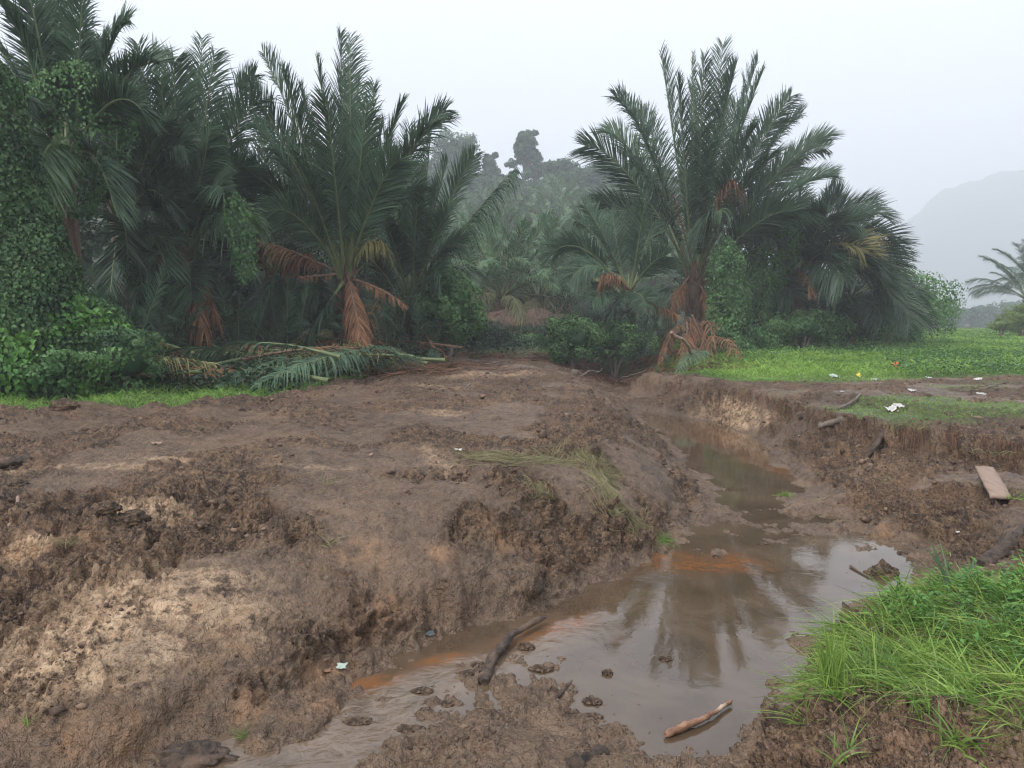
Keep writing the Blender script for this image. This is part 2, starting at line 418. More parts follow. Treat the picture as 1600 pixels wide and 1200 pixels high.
# field to the east
pts(0, (1100, 582, .80), (1200, 592, .80), (1300, 600, .80), (1450, 620, .80), (1600, 630, .80), (1600, 660, .78), (1450, 648, .77), (1350, 635, .77), (1600, 592, .84), (1400, 590, .84), (1200, 570, .88), (1400, 555, .93), (1600, 555, .93),
    (1300, 535, 1.0), (1500, 530, 1.03), (1200, 545, .95), (1620, 520, 1.1))
CT = np.array(ctl)
# drop near duplicates
keep = []
for i, c in enumerate(CT):
    if all(np.hypot(*(c[:2] - CT[j][:2])) > .05 for j in keep): keep.append(i)
CT = CT[keep]
nC = len(CT)
def _phi(r): return r
_K = np.zeros((nC + 3, nC + 3))
_d = np.hypot(CT[:, None, 0] - CT[None, :, 0], CT[:, None, 1] - CT[None, :, 1])
_K[:nC, :nC] = _phi(_d) - np.eye(nC) * .015
_K[:nC, nC:] = np.c_[np.ones(nC), CT[:, :2]]; _K[nC:, :nC] = _K[:nC, nC:].T
_w = np.linalg.solve(_K, np.r_[CT[:, 2], 0, 0, 0]).astype(np.float32)
_CX = CT[:, :2].astype(np.float32)
def base_h(x, y):
    sh = np.shape(x); x = np.ravel(x).astype(np.float32); y = np.ravel(y).astype(np.float32)
    out = np.empty(len(x), np.float32)
    for i in range(0, len(x), 20000):
        a, b = x[i:i + 20000], y[i:i + 20000]
        r = np.sqrt((a[:, None] - _CX[None, :, 0]) ** 2 + (b[:, None] - _CX[None, :, 1]) ** 2)
        out[i:i + 20000] = r @ _w[:nC] + _w[nC] + a * _w[nC + 1] + b * _w[nC + 2]
    return out.reshape(sh).astype(float)

def blob(x, y, px, py, z, rx, ry, rot=0, soft=.5, seed=3):
    """a stain of its own uneven outline round a place on the ground."""
    c = P(px, py, z); dx, dy = x - c[0], y - c[1]
    ca, sa = math.cos(rot), math.sin(rot)
    u, v = (dx * ca + dy * sa) / rx, (-dx * sa + dy * ca) / ry
    d = np.hypot(u, v) + .35 * fbm(x * 2.2 / max(rx, .3), y * 2.2 / max(rx, .3), 0, 3, seed)
    return 1 - sstep(1 - soft, 1 + soft * .6, d)

def edge_interp(xs, ys, x): return np.interp(x, xs, ys)
# brink of the cut bank as a world polyline (for telling field from ditch)
_br = np.array([P(*q) for q in ((960, 575, .7), (1000, 588, .66), (1075, 594, .74), (1180, 611, .76), (1240, 625, .75), (1290, 646, .74), (1400, 664, .75), (1500, 676, .75), (1600, 690, .76), (1700, 705, .8))])
def east_field(x, y):
    """>0 on the field beyond the brink (metres, roughly)."""
    yb = np.interp(x, _br[:, 0], _br[:, 1])
    return np.where(x < _br[0, 0], -1, y - yb)
_wg = np.array([P(q[0], q[1], q[2] * .86) for q in ((-300, 640, 1.13), (0, 643, 1.13), (150, 640, 1.13), (300, 634, 1.12), (420, 622, 1.1), (500, 605, 1.1), (620, 582, 1.1), (700, 566, 1.1), (850, 556, 1.04), (950, 552, .9))])
_lu = np.array([P(*q) for q in ((1040, 574, .85), (1075, 582, .82), (1130, 592, .8), (1200, 598, .8), (1300, 595, .82), (1400, 593, .84), (1500, 591, .84), (1600, 589, .84), (1750, 588, .85))])
def lush(x, y): return y - np.interp(x, _lu[:, 0], _lu[:, 1])
def west_green(x, y):
    yb = np.interp(x, _wg[:, 0], _wg[:, 1]); return y - yb

def surface(x, y):
    """full ground height and offset: returns x, y, z, masks."""
    h = base_h(x, y)
    t_ = x[0] / (y[0] + 1.5)
    gx = np.gradient(h, t_, axis=1) / (y + 1.5); gy = np.gradient(h, y[:, 0], axis=0) - gx * t_[None]
    nl = np.sqrt(gx * gx + gy * gy + 1); nx, ny, nzv = -gx / nl, -gy / nl, 1 / nl
    slope = np.hypot(gx, gy)
    ef, wg = east_field(x, y), west_green(x, y)
    grassy = np.where(ef > 0, sstep(-.5, .5, lush(x, y) + 1.6 * fbm(x * .7, y * .7, 0, 3, 5)), 0.0)
    grassy = np.maximum(grassy, sstep(-.2, .35, wg + .25 * fbm(x * 1.3, y * 1.3, 0, 3, 6)))
    knoll = blob(x, y, 1440, 1010, .5, 1.5, 1.1, .2, .4, 9) * (x > P(1236, 1050, 0)[0] + .0)
    # bare strip along the field and the rutted road are smoother than the heap
    top_road = sstep(.78, .88, h) * (1 - sstep(.5, 1.5, ef)) * (ef < 0)
    press = fbm(x * 1.1 + 4, y * 1.1, 0, 3, 21)
    smooth_ = sstep(.0, .26, press)                       # pressed, slick places
    smooth_ = np.maximum(smooth_, blob(x, y, 690, 880, .4, .75, .35, .5, .5, 31))
    smooth_ = np.maximum(smooth_, blob(x, y, 420, 900, .5, .55, .4, .3, .5, 32))
    smooth_ = np.maximum(smooth_, blob(x, y, 1000, 730, .5, .5, .9, 0, .5, 33))
    smooth_ = np.maximum(smooth_, blob(x, y, 560, 690, 1.04, 1.0, .5, 0, .5, 34))
    rough = (1 - .88 * smooth_) * (1 - .75 * grassy) * (1 - .45 * (ef > 0))
    rough *= 1 - .5 * top_road
    rough *= 1 - .55 * blob(x, y, 235, 955, .48, .6, .4, .5, .5, 235)
    flat_mud = sstep(.14, .05, h)
    rough *= 1 - .45 * flat_mud
    z3 = h
    a = fbm(x * 1.9, y * 1.9, z3 * 1.9, 3, 40) * .055
    wq = .12 * fbm(x * 3, y * 3, z3 * 3, 2, 47)
    b = (billow((x + wq) * 5.5, (y - wq) * 5.5, z3 * 5.5, 3, 50) - .3) * .17
    c = (billow(x * 16, y * 16, z3 * 16, 3, 60) - .3) * .085 * sstep(-.5, .3, fbm(x * 2.3, y * 2.3, z3 * 2.3, 2, 48))
    d = (billow(x * 42, y * 42, z3 * 42, 1, 70) - .3) * .022
    # streaks down the cut face (roots, bucket teeth)
    teeth = blob(x, y, 740, 880, .35, 1.1, .7, .5, .5, 35)
    amp = a * (1 - .6 * grassy) * (1 - .5 * flat_mud) + (b + 1.35 * c + 1.5 * d) * rough * (1 - .35 * flat_mud) + .45 * d + rough * (.055 * sstep(-.04, .10, fbm(x * 4.5, y * 4.5, z3 * 4.5, 3, 73)) + .030 * sstep(-.03, .12, fbm(x * 12, y * 12, z3 * 12, 2, 74)) - .04) + .006 * noise(x * 28, y * 28, z3 * 28, 72)
    amp += teeth * .018 * noise(x * 16 + y * 4, y * .8, 0, 77)
    cut = sstep(.35, .9, slope) * (ef > -2.2) * (ef < .4)
    amp += cut * .05 * noise(x * 9 - y * 3, z3 * 1.5, 0, 78)
    # tracks pressed into the road, running towards the palms
    tr = top_road * sstep(6.5, 8, y)
    u = x + .16 * y
    amp += tr * .035 * np.sin(u * 4.2 + .9 * fbm(x * .4, y * .4, 0, 2, 80)) + tr * .02 * noise(x * 1.0, y * 7, 0, 81)
    # grooves along the heap where it was dragged
    fade = sstep(1.2, 2.6, np.hypot(x, y))
    amp *= fade
    far = sstep(60, 25, y); amp *= .25 + .75 * far
    # a ragged rim of spoil at the road's west edge
    rim = np.exp(-((wg + .35) / .35) ** 2) * (x < -1)
    amp += rim * (.05 + .12 * np.maximum(0, fbm(x * 3, y * 3, 0, 3, 84)))
    X, Y, Z = x + nx * amp, y + ny * amp, h + nzv * amp
    Z += (1 - sstep(.04, .12, np.abs(h))) * (.055 * fbm(x * 2.6, y * 2.6, 0, 4, 90) + .035 * (billow(x * 9, y * 9, 0, 3, 92) - .3)) * (1 - grassy)
    # masks
    sand = np.zeros_like(x)
    for q in ((235, 955, .48, .66, .44, .5), (90, 1045, .36, .46, .28, .3), (10, 1090, .3, .35, .16, .2), (230, 800, .76, .30, .16, .3), (40, 870, .62, .2, .14, 0)):
        sand = np.maximum(sand, blob(x, y, q[0], q[1], q[2], q[3], q[4], q[5], .6, int(q[0])))
    for q in ((100, 698, 1.1, .9, .10, .05), (480, 697, 1.06, .45, .08, .05), (250, 694, 1.08, .5, .06, 0), (690, 632, 1.0, .45, .25, 0), (760, 582, 1.04, 1.2, .9, 0), (700, 597, 1.04, .8, .5, 0), (690, 700, .98, .16, .5, .5), (800, 570, 1.04, .9, .5, 0)):
        sand = np.maximum(sand, .45 * blob(x, y, q[0], q[1], q[2], q[3], q[4], q[5], .5, int(q[0])))
    sand = np.maximum(sand, .9 * blob(x, y, 1150, 650, .2, .9, 1.6, .5, .5, 88) * (h < .50) * cut)
    sand = np.maximum(sand, .7 * blob(x, y, 1035, 603, .3, .5, .9, .2, .5, 89) * (h < .6))
    orange = np.zeros_like(x)
    brk = sstep(-.12, .22, fbm(x * 4, y * 4, z3 * 4, 4, 99))
    for q in ((790, 810, .6, .22, .22, 0), (690, 812, .7, .14, .16, 0), (610, 925, .35, .12, .16, .6), (500, 1040, .12, .22, .12, .4), (380, 985, .4, .35, .2, .4), (330, 1060, .3, .7, .25, .4), (120, 1150, .28, .8, .3, .3),
              (380, 1120, .05, .12, .18, .4), (60, 800, .9, .5, .2, 0), (560, 810, .75, .3, .2, 0), (1110, 880, .0, .25, .2, 0), (1300, 740, .05, .4, .2, .3), (1390, 830, .05, .2, .15, .2), (960, 600, .8, .6, 2, 0)):
        orange = np.maximum(orange, .8 * blob(x, y, q[0], q[1], q[2], q[3], q[4], q[5], .6, int(q[0]) + 1))
    orange = orange * (.15 + .85 * brk); sand = sand * (.6 + .4 * sstep(-.35, .05, fbm(x * 3.3, y * 3.3, z3 * 3.3, 4, 100)))
    strip = np.exp(-((ef - 1.3 - .5 * noise(x * .5, y * .5, 0, 91)) / .9) ** 2) * sstep(.5, 1.2, x - _br[0, 0])
    green = np.maximum(grassy, .0)
    # trodden bare soil between the brink and the tall growth
    bare = (ef > 0) * (1 - grassy)
    patch_g = bare * sstep(-.1, .35, blob(x, y, 1510, 640, .79, 2.4, 1.5, .1, .5, 96) * .8 + .5 * fbm(x * 1.1, y * 1.1, 0, 3, 95) - .2)
    green = np.maximum(green, .75 * patch_g)
    green = np.maximum(green, .35 * knoll)
    wet = np.maximum(smooth_ * .8 * (1 - grassy), flat_mud * .9) * (1 - sand)
    tint = .5 + .5 * fbm(x * .7, y * .7, 0, 3, 97) + .25 * noise(x * 9, y * 9, z3 * 9, 98)
    tint = np.clip(tint + .12, 0, 1)
    return X, Y, Z, dict(sand=sand, green=green, wet=wet, orange=orange, tint=tint, grassy=grassy, bare=bare, patch=patch_g, rough=rough, h=h, knoll=knoll)

rows = [1.15]
while rows[-1] < 95:
    d = rows[-1]
    rows.append(d * (1 + (.009 if d < 2.8 else .0030 if d < 8.5 else .0052 if d < 32 else .012)))
rows = np.array(rows)
tt = np.linspace(-.80, .80, 800)
GX = (rows[:, None] + 1.5) * tt[None]; GY = np.repeat(rows[:, None], len(tt), 1)
SX, SY, SZ, MK = surface(GX, GY)
R_, C_ = GX.shape
def grid_faces(r, c):
    i = (np.arange(r - 1)[:, None] * c + np.arange(c - 1)[None]).ravel()
    return np.stack([i, i + 1, i + c + 1, i + c], -1)
def add_attr(me, name, v):
    a = me.attributes.new(name, 'FLOAT', 'POINT'); a.data.foreach_set('value', np.ascontiguousarray(v, np.float32).ravel())
g = G(); g.add(np.stack([SX, SY, SZ], -1).reshape(-1, 3), grid_faces(R_, C_), MK['tint'].ravel())
ground = obj('ground', g, M['soil'], kind='structure')
for k in ('sand', 'green', 'wet', 'orange'): add_attr(ground.data, k, MK[k])
print('ground verts', R_ * C_, 'ctl', nC)

def gh(x, y):
    """ground height by looking up the built grid."""
    x, y = np.asarray(x, float), np.asarray(y, float)
    fi = np.interp(y, rows, np.arange(R_)); ti = np.interp(x / (y + 1.5), tt, np.arange(C_))
    i = np.clip(fi.astype(int), 0, R_ - 2); j = np.clip(ti.astype(int), 0, C_ - 2); u, v = fi - i, ti - j
    return (SZ[i, j] * (1 - u) * (1 - v) + SZ[i + 1, j] * u * (1 - v) + SZ[i, j + 1] * (1 - u) * v + SZ[i + 1, j + 1] * u * v)
def mask(name, x, y):
    fi = np.interp(y, rows, np.arange(R_)); ti = np.interp(x / (y + 1.5), tt, np.arange(C_))
    return MK[name][np.clip(np.rint(fi).astype(int), 0, R_ - 1), np.clip(np.rint(ti).astype(int), 0, C_ - 1)]
def onground(px, py, zg=.5, lift=0):
    """the point of the built ground that shows at a pixel."""
    r = ray(px, py); best = None
    t = np.linspace(1.5, 60, 12000); x, y, z = r[0] * t, r[1] * t, EYE + r[2] * t
    hit = np.nonzero(z < gh(x, y))[0]
    i = hit[0] if len(hit) else -1
    return np.array([x[i], y[i], z[i] + lift])

# water sheet
wx = np.linspace(-4.5, 7.5, 190); wy = np.concatenate([np.linspace(.9, 9, 170), np.linspace(9.1, 32, 70)])
WX, WY = np.meshgrid(wx, wy)
g = G()
wor = np.zeros_like(WX); wti = np.zeros_like(WX); wrp = np.zeros_like(WX)
for q in ((1090, 885, .40, .22, 0), (1040, 870, .3, .2, 0), (1280, 735, .8, .5, .2), (575, 1070, .28, .10, .5), (690, 1030, .2, .08, .5), (860, 985, .5, .13, .6), (1200, 720, .6, .8, 0), (1400, 838, .25, .15, 0), (1150, 880, .3, .3, 0), (1120, 680, .6, 1.6, 0)):
    wor = np.maximum(wor, blob(WX, WY, q[0], q[1], 0, q[2], q[3], q[4], .7, int(q[0]) + 3) * (.45 if q[0] in (1120, 1200) else 1))
for q in ((600, 1100, .5, .35, .4), (700, 1060, .5, .25, .5), (450, 1170, .6, .3, .4), (820, 1010, .5, .2, .6), (1330, 850, .6, .3, 0)):
    wti = np.maximum(wti, blob(WX, WY, q[0], q[1], 0, q[2], q[3], q[4], .8, int(q[0]) + 5))
for q in ((560, 1130, .7, .35, .5), (800, 1020, .8, .2, .6), (450, 1180, .5, .3, .4), (1000, 900, .4, .15, 0)):
    wrp = np.maximum(wrp, blob(WX, WY, q[0], q[1], 0, q[2], q[3], q[4], .8, int(q[0]) + 6))
g.add(np.stack([WX, WY, 0 * WX], -1).reshape(-1, 3), grid_faces(*WX.shape), wti.ravel())
water = obj('water', g, M['water'], kind='structure')
add_attr(water.data, 'orange', wor); add_attr(water.data, 'ripple', wrp)

# hill behind, plantation on its slope
def hill_h(x, y):
    xc = x / np.maximum(y, 1) * 150
    side = 1 - sstep(24, 66, xc)
    up = sstep(40, 160, y) * .62 + np.clip((y - 40) / 112, 0, 1) * .38
    hh = 22.5 * up * side * (1 + .10 * np.sin(xc * .07 + 1)) * (1 - .25 * sstep(175, 260, y))
    return .75 + hh + 1.1 * fbm(x * .06, y * .06, 0, 3, 200) * sstep(38, 70, y)
hx = np.linspace(-190, 190, 190); hy = np.linspace(36, 280, 150)
HX, HY = np.meshgrid(hx, hy); g = G()
HZ = hill_h(HX, HY) - .6 * sstep(48, 38, HY)
g.add(np.stack([HX, HY, HZ], -1).reshape(-1, 3), grid_faces(*HX.shape), .5)
obj('hill', g, M['far_land'], kind='structure')
g = G(); gx_ = np.linspace(-1850, 1850, 60); gy_ = np.linspace(-120, 1650, 60); QX, QY = np.meshgrid(gx_, gy_)
g.add(np.stack([QX, QY, 0 * QX - .7 ], -1).reshape(-1, 3), grid_faces(60, 60), .5)
obj('plain', g, M['far_land'], kind='structure')

# mountain far to the east
def mtn(px0, px1, D, prof, name, depth=160):
    px = np.linspace(px0, px1, 150); top = np.interp(px, [p[0] for p in prof], [p[1] for p in prof])
    X = (px - 800) / FPX * D; Ht = EYE + D * np.array([(ray(a, b)[2] / ray(a, b)[1]) for a, b in zip(px, top)])
    v = np.linspace(0, 1, 46); g = G()
    XX = np.repeat(X[None], 46, 0); YY = D - depth * (1 - v[:, None]) + 0 * XX
    hh = np.sin(v * math.pi / 2)[:, None] ** .8
    ZZ = -1.5 + (Ht[None] + 1.5) * hh
    ZZ += hh * (.09 * Ht[None]) * fbm(XX * .012, YY * .012, 0, 5, 300) + hh * 13 * (1 - billow(XX * .05, YY * .05, 0, 4, 310)) - 8
    g.add(np.stack([XX, YY, ZZ], -1).reshape(-1, 3), grid_faces(46, 150), .5)
    # back slope
    B = np.stack([np.stack([X, 0 * X + D, ZZ[-1]], -1), np.stack([X, 0 * X + D + depth, 0 * X - 1.5], -1)])
    g.add(B.reshape(-1, 3), grid_faces(2, 150), .5)
    obj(name, g, M['mountain'], kind='structure')
mtn(1180, 2200, 1120, [(1180, 500), (1330, 430), (1384, 360), (1400, 345), (1432, 322), (1440, 308), (1452, 303), (1500, 282), (1560, 266), (1600, 252), (1750, 235), (1950, 230), (2200, 250)], 'mountain', 320)

# the air
def haze():
    m, nt = nodes('haze_air')
    v = N(nt, 'ShaderNodeVolumePrincipled'); v.inputs['Color'].default_value = (.90, .94, 1.0, 1)
    v.inputs['Density'].default_value = .0019; v.inputs['Anisotropy'].default_value = 0.0
    o = N(nt, 'ShaderNodeOutputMaterial'); L(nt, v.outputs[0], o.inputs['Volume'])
    x0, x1, y0, y1, z0, z1 = -1900, 1900, -150, 1700, -2.0, 310
    V = [(x, y, z) for x in (x0, x1) for y in (y0, y1) for z in (z0, z1)]
    g = G(); g.add(V, [(0, 1, 3, 2), (4, 6, 7, 5), (0, 4, 5, 1), (2, 3, 7, 6), (0, 2, 6, 4), (1, 5, 7, 3)])
    return obj('haze', g, m, kind='stuff')
HAZE = haze()
# ================================================================== vegetation builders
def bez(p0, p1, p2, t):
    t = np.asarray(t)[:, None]
    return (1 - t) ** 2 * p0 + 2 * t * (1 - t) * p1 + t * t * p2
def dbez(p0, p1, p2, t):
    t = np.asarray(t)[:, None]
    return 2 * (1 - t) * (p1 - p0) + 2 * t * (p2 - p1)
class G2(G):
    """geometry with a second material (slot 1) for ribs and stalks."""
    def __init__(s): super().__init__(); s.m = []; s.cur = 0
    def add(s, v, f, tint=0.5):
        super().add(v, f, tint)
        if len(np.asarray(v).reshape(-1, 3)): s.m.append(np.full(len(f), s.cur))
    def mesh(s, name, smooth=True):
        me = super().mesh(name, smooth); me.polygons.foreach_set('material_index', np.concatenate(s.m).astype(np.int32)); return me
def rot_about(v, k, a):
    k = unit(k); c, s_ = math.cos(a), math.sin(a)
    return v * c + np.cross(k, v) * s_ + k * (np.sum(v * k, -1, keepdims=True)) * (1 - c)

def frond_geo(g, base, tip, arch=.12, leaf=1.1, n=70, start=.2, roll=0.0, droop=.35, vee=.25, width=.05, rad=.05, rng=RNG, tatter=.03, ctrl=None, tint=(.2, .9), k=4, side_arch=0.0, a0=42, a1=62, dens=1.5):
    base, tip = np.asarray(base, float), np.asarray(tip, float)
    ch = tip - base; ln = np.linalg.norm(ch)
    if ctrl is None:
        lat = unit(np.cross(ch, [0, 0, 1.]))
        ctrl = base + ch * (.52 + min(.14, max(0, arch) * .9)) + np.array([0, 0, arch * 1.15 * ln]) + lat * side_arch * ln
    n = int(n * dens)
    s = np.linspace(start, .99, n)
    s = s + rng.normal(0, .25 / n, n)
    C = bez(base, ctrl, tip, s); T = unit(dbez(base, ctrl, tip, s))
    Sv = np.cross(T, np.array([0, 0, 1.])) + 1e-4 * np.array([1., .3, 0]); Sv = unit(Sv)
    rl = np.linspace(roll * .6, roll * 1.1, n)[:, None]
    Nv = unit(np.cross(Sv, T))
    c_, s_ = np.cos(rl), np.sin(rl)
    S2 = Sv * c_ + Nv * s_; N2 = Nv * c_ - Sv * s_
    u = (s - start) / (1 - start)
    prof = np.interp(u, [0, .12, .35, .7, .9, 1], [.45, .8, 1.0, .92, .66, .36])
    g.cur = 0
    for sg in (-1, 1):
        ok = rng.random(n) > tatter
        a = np.radians(np.interp(u, [0, 1], [a0, a1]) + rng.normal(0, 5, n))[:, None]
        vv = (vee + rng.normal(0, .10, n))[:, None]
        d = unit(S2 * sg * np.cos(a) + T * np.sin(a) + N2 * vv)
        l = (leaf * prof * rng.uniform(.85, 1.08, n))[:, None]
        uu = np.linspace(0, 1, k)[None, :, None]
        dr = (droop * rng.uniform(.4, 1.5, n))[:, None, None]
        path = C[:, None] + d[:, None] * l[:, None] * uu + np.array([0, 0, -1.]) * l[:, None] * dr * uu ** 2.2
        sd = unit(T - np.sum(T * d, -1, keepdims=True) * d + N2 * rng.normal(0, .35, (n, 1)))
        w = np.interp(np.linspace(0, 1, k), [0, .3, .7, 1], [.55, 1, .7, .06])
        w = w[None] * (width * rng.uniform(.8, 1.2, n) * np.interp(u, [0, .2, 1], [.8, 1, .6]))[:, None]
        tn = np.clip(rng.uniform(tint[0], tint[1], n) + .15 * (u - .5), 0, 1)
        g.ribbons(path[ok], w[ok], sd[ok], tn[ok])
    g.cur = 1
    ss = np.linspace(0, .995, 12)
    g.tube(bez(base, ctrl, tip, ss), rad * np.interp(ss, [0, .15, 1], [1.5, .8, .12]), 5, .5, cap=False)
    g.cur = 0

def frond_obj(parent, origin, green='palm', pet='petiole', label=None, name='frond', **kw):
    g = G2(); b, t = np.asarray(kw.pop('base')) - origin, np.asarray(kw.pop('tip')) - origin
    if kw.get('ctrl') is not None: kw['ctrl'] = np.asarray(kw['ctrl']) - origin
    frond_geo(g, b, t, **kw)
    me = g.mesh(name); me.materials.append(M[green]); me.materials.append(M[pet])
    return obj(name, me, None, parent, label=label)

def trunk_obj(parent, p0, p1, r0, r1, rng, boots=26, name='trunk'):
    p0, p1 = np.asarray(p0, float), np.asarray(p1, float)
    g = G(); k = 14
    t = np.linspace(0, 1, k); pth = p0 + (p1 - p0) * t[:, None] + np.c_[.06 * np.sin(t * 5), .04 * np.cos(t * 4), 0 * t] * (t[:, None] > 0)
    g.tube(pth, np.interp(t, [0, .1, 1], [r0 * 1.25, r0, r1]), 12, .4, jit=.12, rng=rng)
    for i in range(boots):                       # stubs of old stalks clasping the stem
        u = rng.uniform(.02, .98); a = rng.uniform(0, 6.283); c = p0 + (p1 - p0) * u
        r = r0 + (r1 - r0) * u; d = np.array([math.cos(a), math.sin(a), 0])
        l = rng.uniform(.35, .8) * min(1, r0 * 3)
        q = np.stack([c + d * r * .8, c + d * (r + .05) + np.array([0, 0, l * .5]), c + d * (r + rng.uniform(.08, .3)) + np.array([0, 0, l])])
        g.tube(q, [.10 * r0 * 4, .07 * r0 * 4, .025], 5, rng.random(), cap=True)
    return obj(name, g, M['trunk'], parent)

def hero_palm(label, basepx, D, crownpx, tips, r0=.3, r1=.22, leaf=1.3, n=74, mat='palm', group=None, zb=None, seed=1, width=.044, extra_dead=0, boots=26):
    rng = np.random.default_rng(seed)
    b = PD(basepx[0], basepx[1], D); b[2] = gh(b[0], b[1]) - .1 if zb is None else zb
    c = PD(crownpx[0], crownpx[1], D)
    root = empty('sago_palm', b, label, 'palm', group)
    trunk_obj(root, (0, 0, 0), c - b, r0, r1, rng, boots)
    for q in tips:
        px, py, off, ar = q[:4]; kw = dict(q[4]) if len(q) > 4 else {}
        mt = kw.pop('mat', mat); lf = kw.pop('leaf', leaf * 1.16); lb = kw.pop('label', None); bs = kw.pop('base', None)
        if 'roll' not in kw: kw['roll'] = rng.uniform(.35, 1.15) * (1 if rng.random() > .5 else -1)
        tip = PD(px, py, D + off)
        h = unit(np.array([tip[0] - c[0], tip[1] - c[1], 0]))
        st = (c if bs is None else PD(bs[0], bs[1], D - .1)) + h * .12 + rng.normal(0, .06, 3) - np.array([0, 0, rng.uniform(0, .35)])
        pet = 'petiole_dead' if mt == 'palm_dead' else 'petiole'
        kw.setdefault('droop', rng.uniform(.12, .4)); kw.setdefault('vee', rng.uniform(.1, .35)); kw.setdefault('tatter', .03)
        nn = kw.pop('n', n)
        if abs(px - crownpx[0]) > 60 and ar > 0 and mt != 'palm_dead': ar = ar * 1.25 + .02
        frond_obj(root, b, mt, pet, lb, base=st, tip=tip, arch=ar, leaf=lf, n=nn, width=kw.pop('width', width), rng=rng, **kw)
    return root

# a library of fronds for palms that show less: base at the origin, growing towards +X
LIB = {}
def lib(kind):
    if kind in LIB: return LIB[kind]
    rng = np.random.default_rng(sum(map(ord, kind))); out = []
    for v in range(3):
        g = G2(); mt, pt = 'palm', 'petiole'
        r = rng.uniform(-.6, .6)
        if kind == 'erect': frond_geo(g, (0, 0, 0), (1.6, .2, 6.2), .05, 1.15, 62, .2, r, .25, .25, .055, .05, rng)
        elif kind == 'mid': frond_geo(g, (0, 0, 0), (4.2, .2, 3.8), .16, 1.15, 62, .2, r, .4, .2, .055, .05, rng)
        elif kind == 'low': frond_geo(g, (0, 0, 0), (5.2, .2, .8), .26, 1.1, 60, .2, r * .6, .6, .1, .055, .05, rng); mt = 'palm_dark'
        elif kind == 'dead': frond_geo(g, (0, 0, 0), (2.0, .2, -2.6), .30, .8, 45, .2, r, 1.0, 0, .03, .04, rng, .25); mt, pt = 'palm_dead', 'petiole_dead'
        elif kind == 'oilup': frond_geo(g, (0, 0, 0), (2.6, .2, 3.4), .12, .75, 34, .15, r, .3, .3, .075, .05, rng, k=3); mt = 'oil'
        elif kind == 'oilmid': frond_geo(g, (0, 0, 0), (4.6, .1, .9), .30, .8, 36, .15, r, .5, .2, .075, .05, rng, k=3); mt = 'oil'
        elif kind == 'oillow': frond_geo(g, (0, 0, 0), (3.8, .1, -2.0), .32, .8, 36, .15, r * .5, .9, .0, .075, .05, rng, k=3); mt = 'oil_low'
        me = g.mesh('frond'); me.materials.append(M[mt]); me.materials.append(M[pt]); out.append(me)
    LIB[kind] = out
    return out
def lib_palm(name, label, cat, loc, h, kinds, sc=1.0, group=None, seed=0, r=.25, lean=(0, 0)):
    rng = np.random.default_rng(seed); b = np.array([loc[0], loc[1], loc[2] if len(loc) > 2 else float(gh(loc[0], loc[1])) - .1])
    root = empty(name, b, label, cat, group)
    top = np.array([lean[0], lean[1], h])
    if h > .4: trunk_obj(root, (0, 0, 0), top, r, r * .8, rng, 14)
    i = 0
    for kind, cnt in kinds:
        for q in range(cnt):
            az = i * 2.39996 + rng.uniform(-.35, .35); i += 1
            o = obj('frond', lib(kind)[rng.integers(3)], None, root)
            o.location = top + np.array([math.cos(az), math.sin(az), 0]) * r * .5 - np.array([0, 0, rng.uniform(0, .4)])
            o.rotation_euler = (rng.uniform(-.15, .15), rng.uniform(-.22, .16), az); s_ = sc * rng.uniform(.82, 1.12); o.scale = (s_, s_, s_)
    return root

def on_ellipsoid(n, rng):
    v = unit(rng.normal(size=(n, 3))); return v
def shrub_geo(g, c, R, nleaf, size, rng, clumps=44, spread=.34, core=.60, tint=(.1, .9), down=.3, rough=.25):
    c = np.asarray(c, float); R = np.asarray(R, float)
    if core:
        u = np.linspace(0, 2 * math.pi, 17)[:-1]; v = np.linspace(-1.35, 1.5, 10)
        U, W = np.meshgrid(u, v); d = np.stack([np.cos(U) * np.cos(W), np.sin(U) * np.cos(W), np.sin(W)], -1)
        rr = core * (1 + rough * fbm(d[..., 0] * 2 + c[0], d[..., 1] * 2 + c[1], d[..., 2] * 2, 2, 5))
        V = c + d * rr[..., None] * R
        i = np.arange(9)[:, None] * 16; j = np.arange(16)[None]; f = np.stack([i + j, i + (j + 1) % 16, i + 16 + (j + 1) % 16, i + 16 + j], -1).reshape(-1, 4)
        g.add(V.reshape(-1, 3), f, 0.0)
    d = on_ellipsoid(clumps, rng); rad = rng.uniform(.72, 1.0, (clumps, 1)) * (1 + rough * fbm(d[:, :1] * 2 + c[0], d[:, 1:2] * 2 + c[1], d[:, 2:] * 2, 2, 5))
    cc = c + d * rad * R; ct = rng.uniform(tint[0], tint[1], clumps)
    w = rng.integers(0, clumps, nleaf); e = on_ellipsoid(nleaf, rng)
    p = cc[w] + e * R * spread * rng.uniform(.5, 1.05, (nleaf, 1))
    nrm = unit(e + .6 * unit(p - c) + rng.normal(0, .35, (nleaf, 3)))
    dr = unit(np.cross(nrm, rng.normal(size=(nleaf, 3))) - np.array([0, 0, down]))
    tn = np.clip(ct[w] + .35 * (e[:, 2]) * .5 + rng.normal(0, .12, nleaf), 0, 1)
    s_ = size * rng.uniform(.6, 1.3, nleaf)
    g.leaves(p, dr, nrm, s_, s_ * .62, tn)
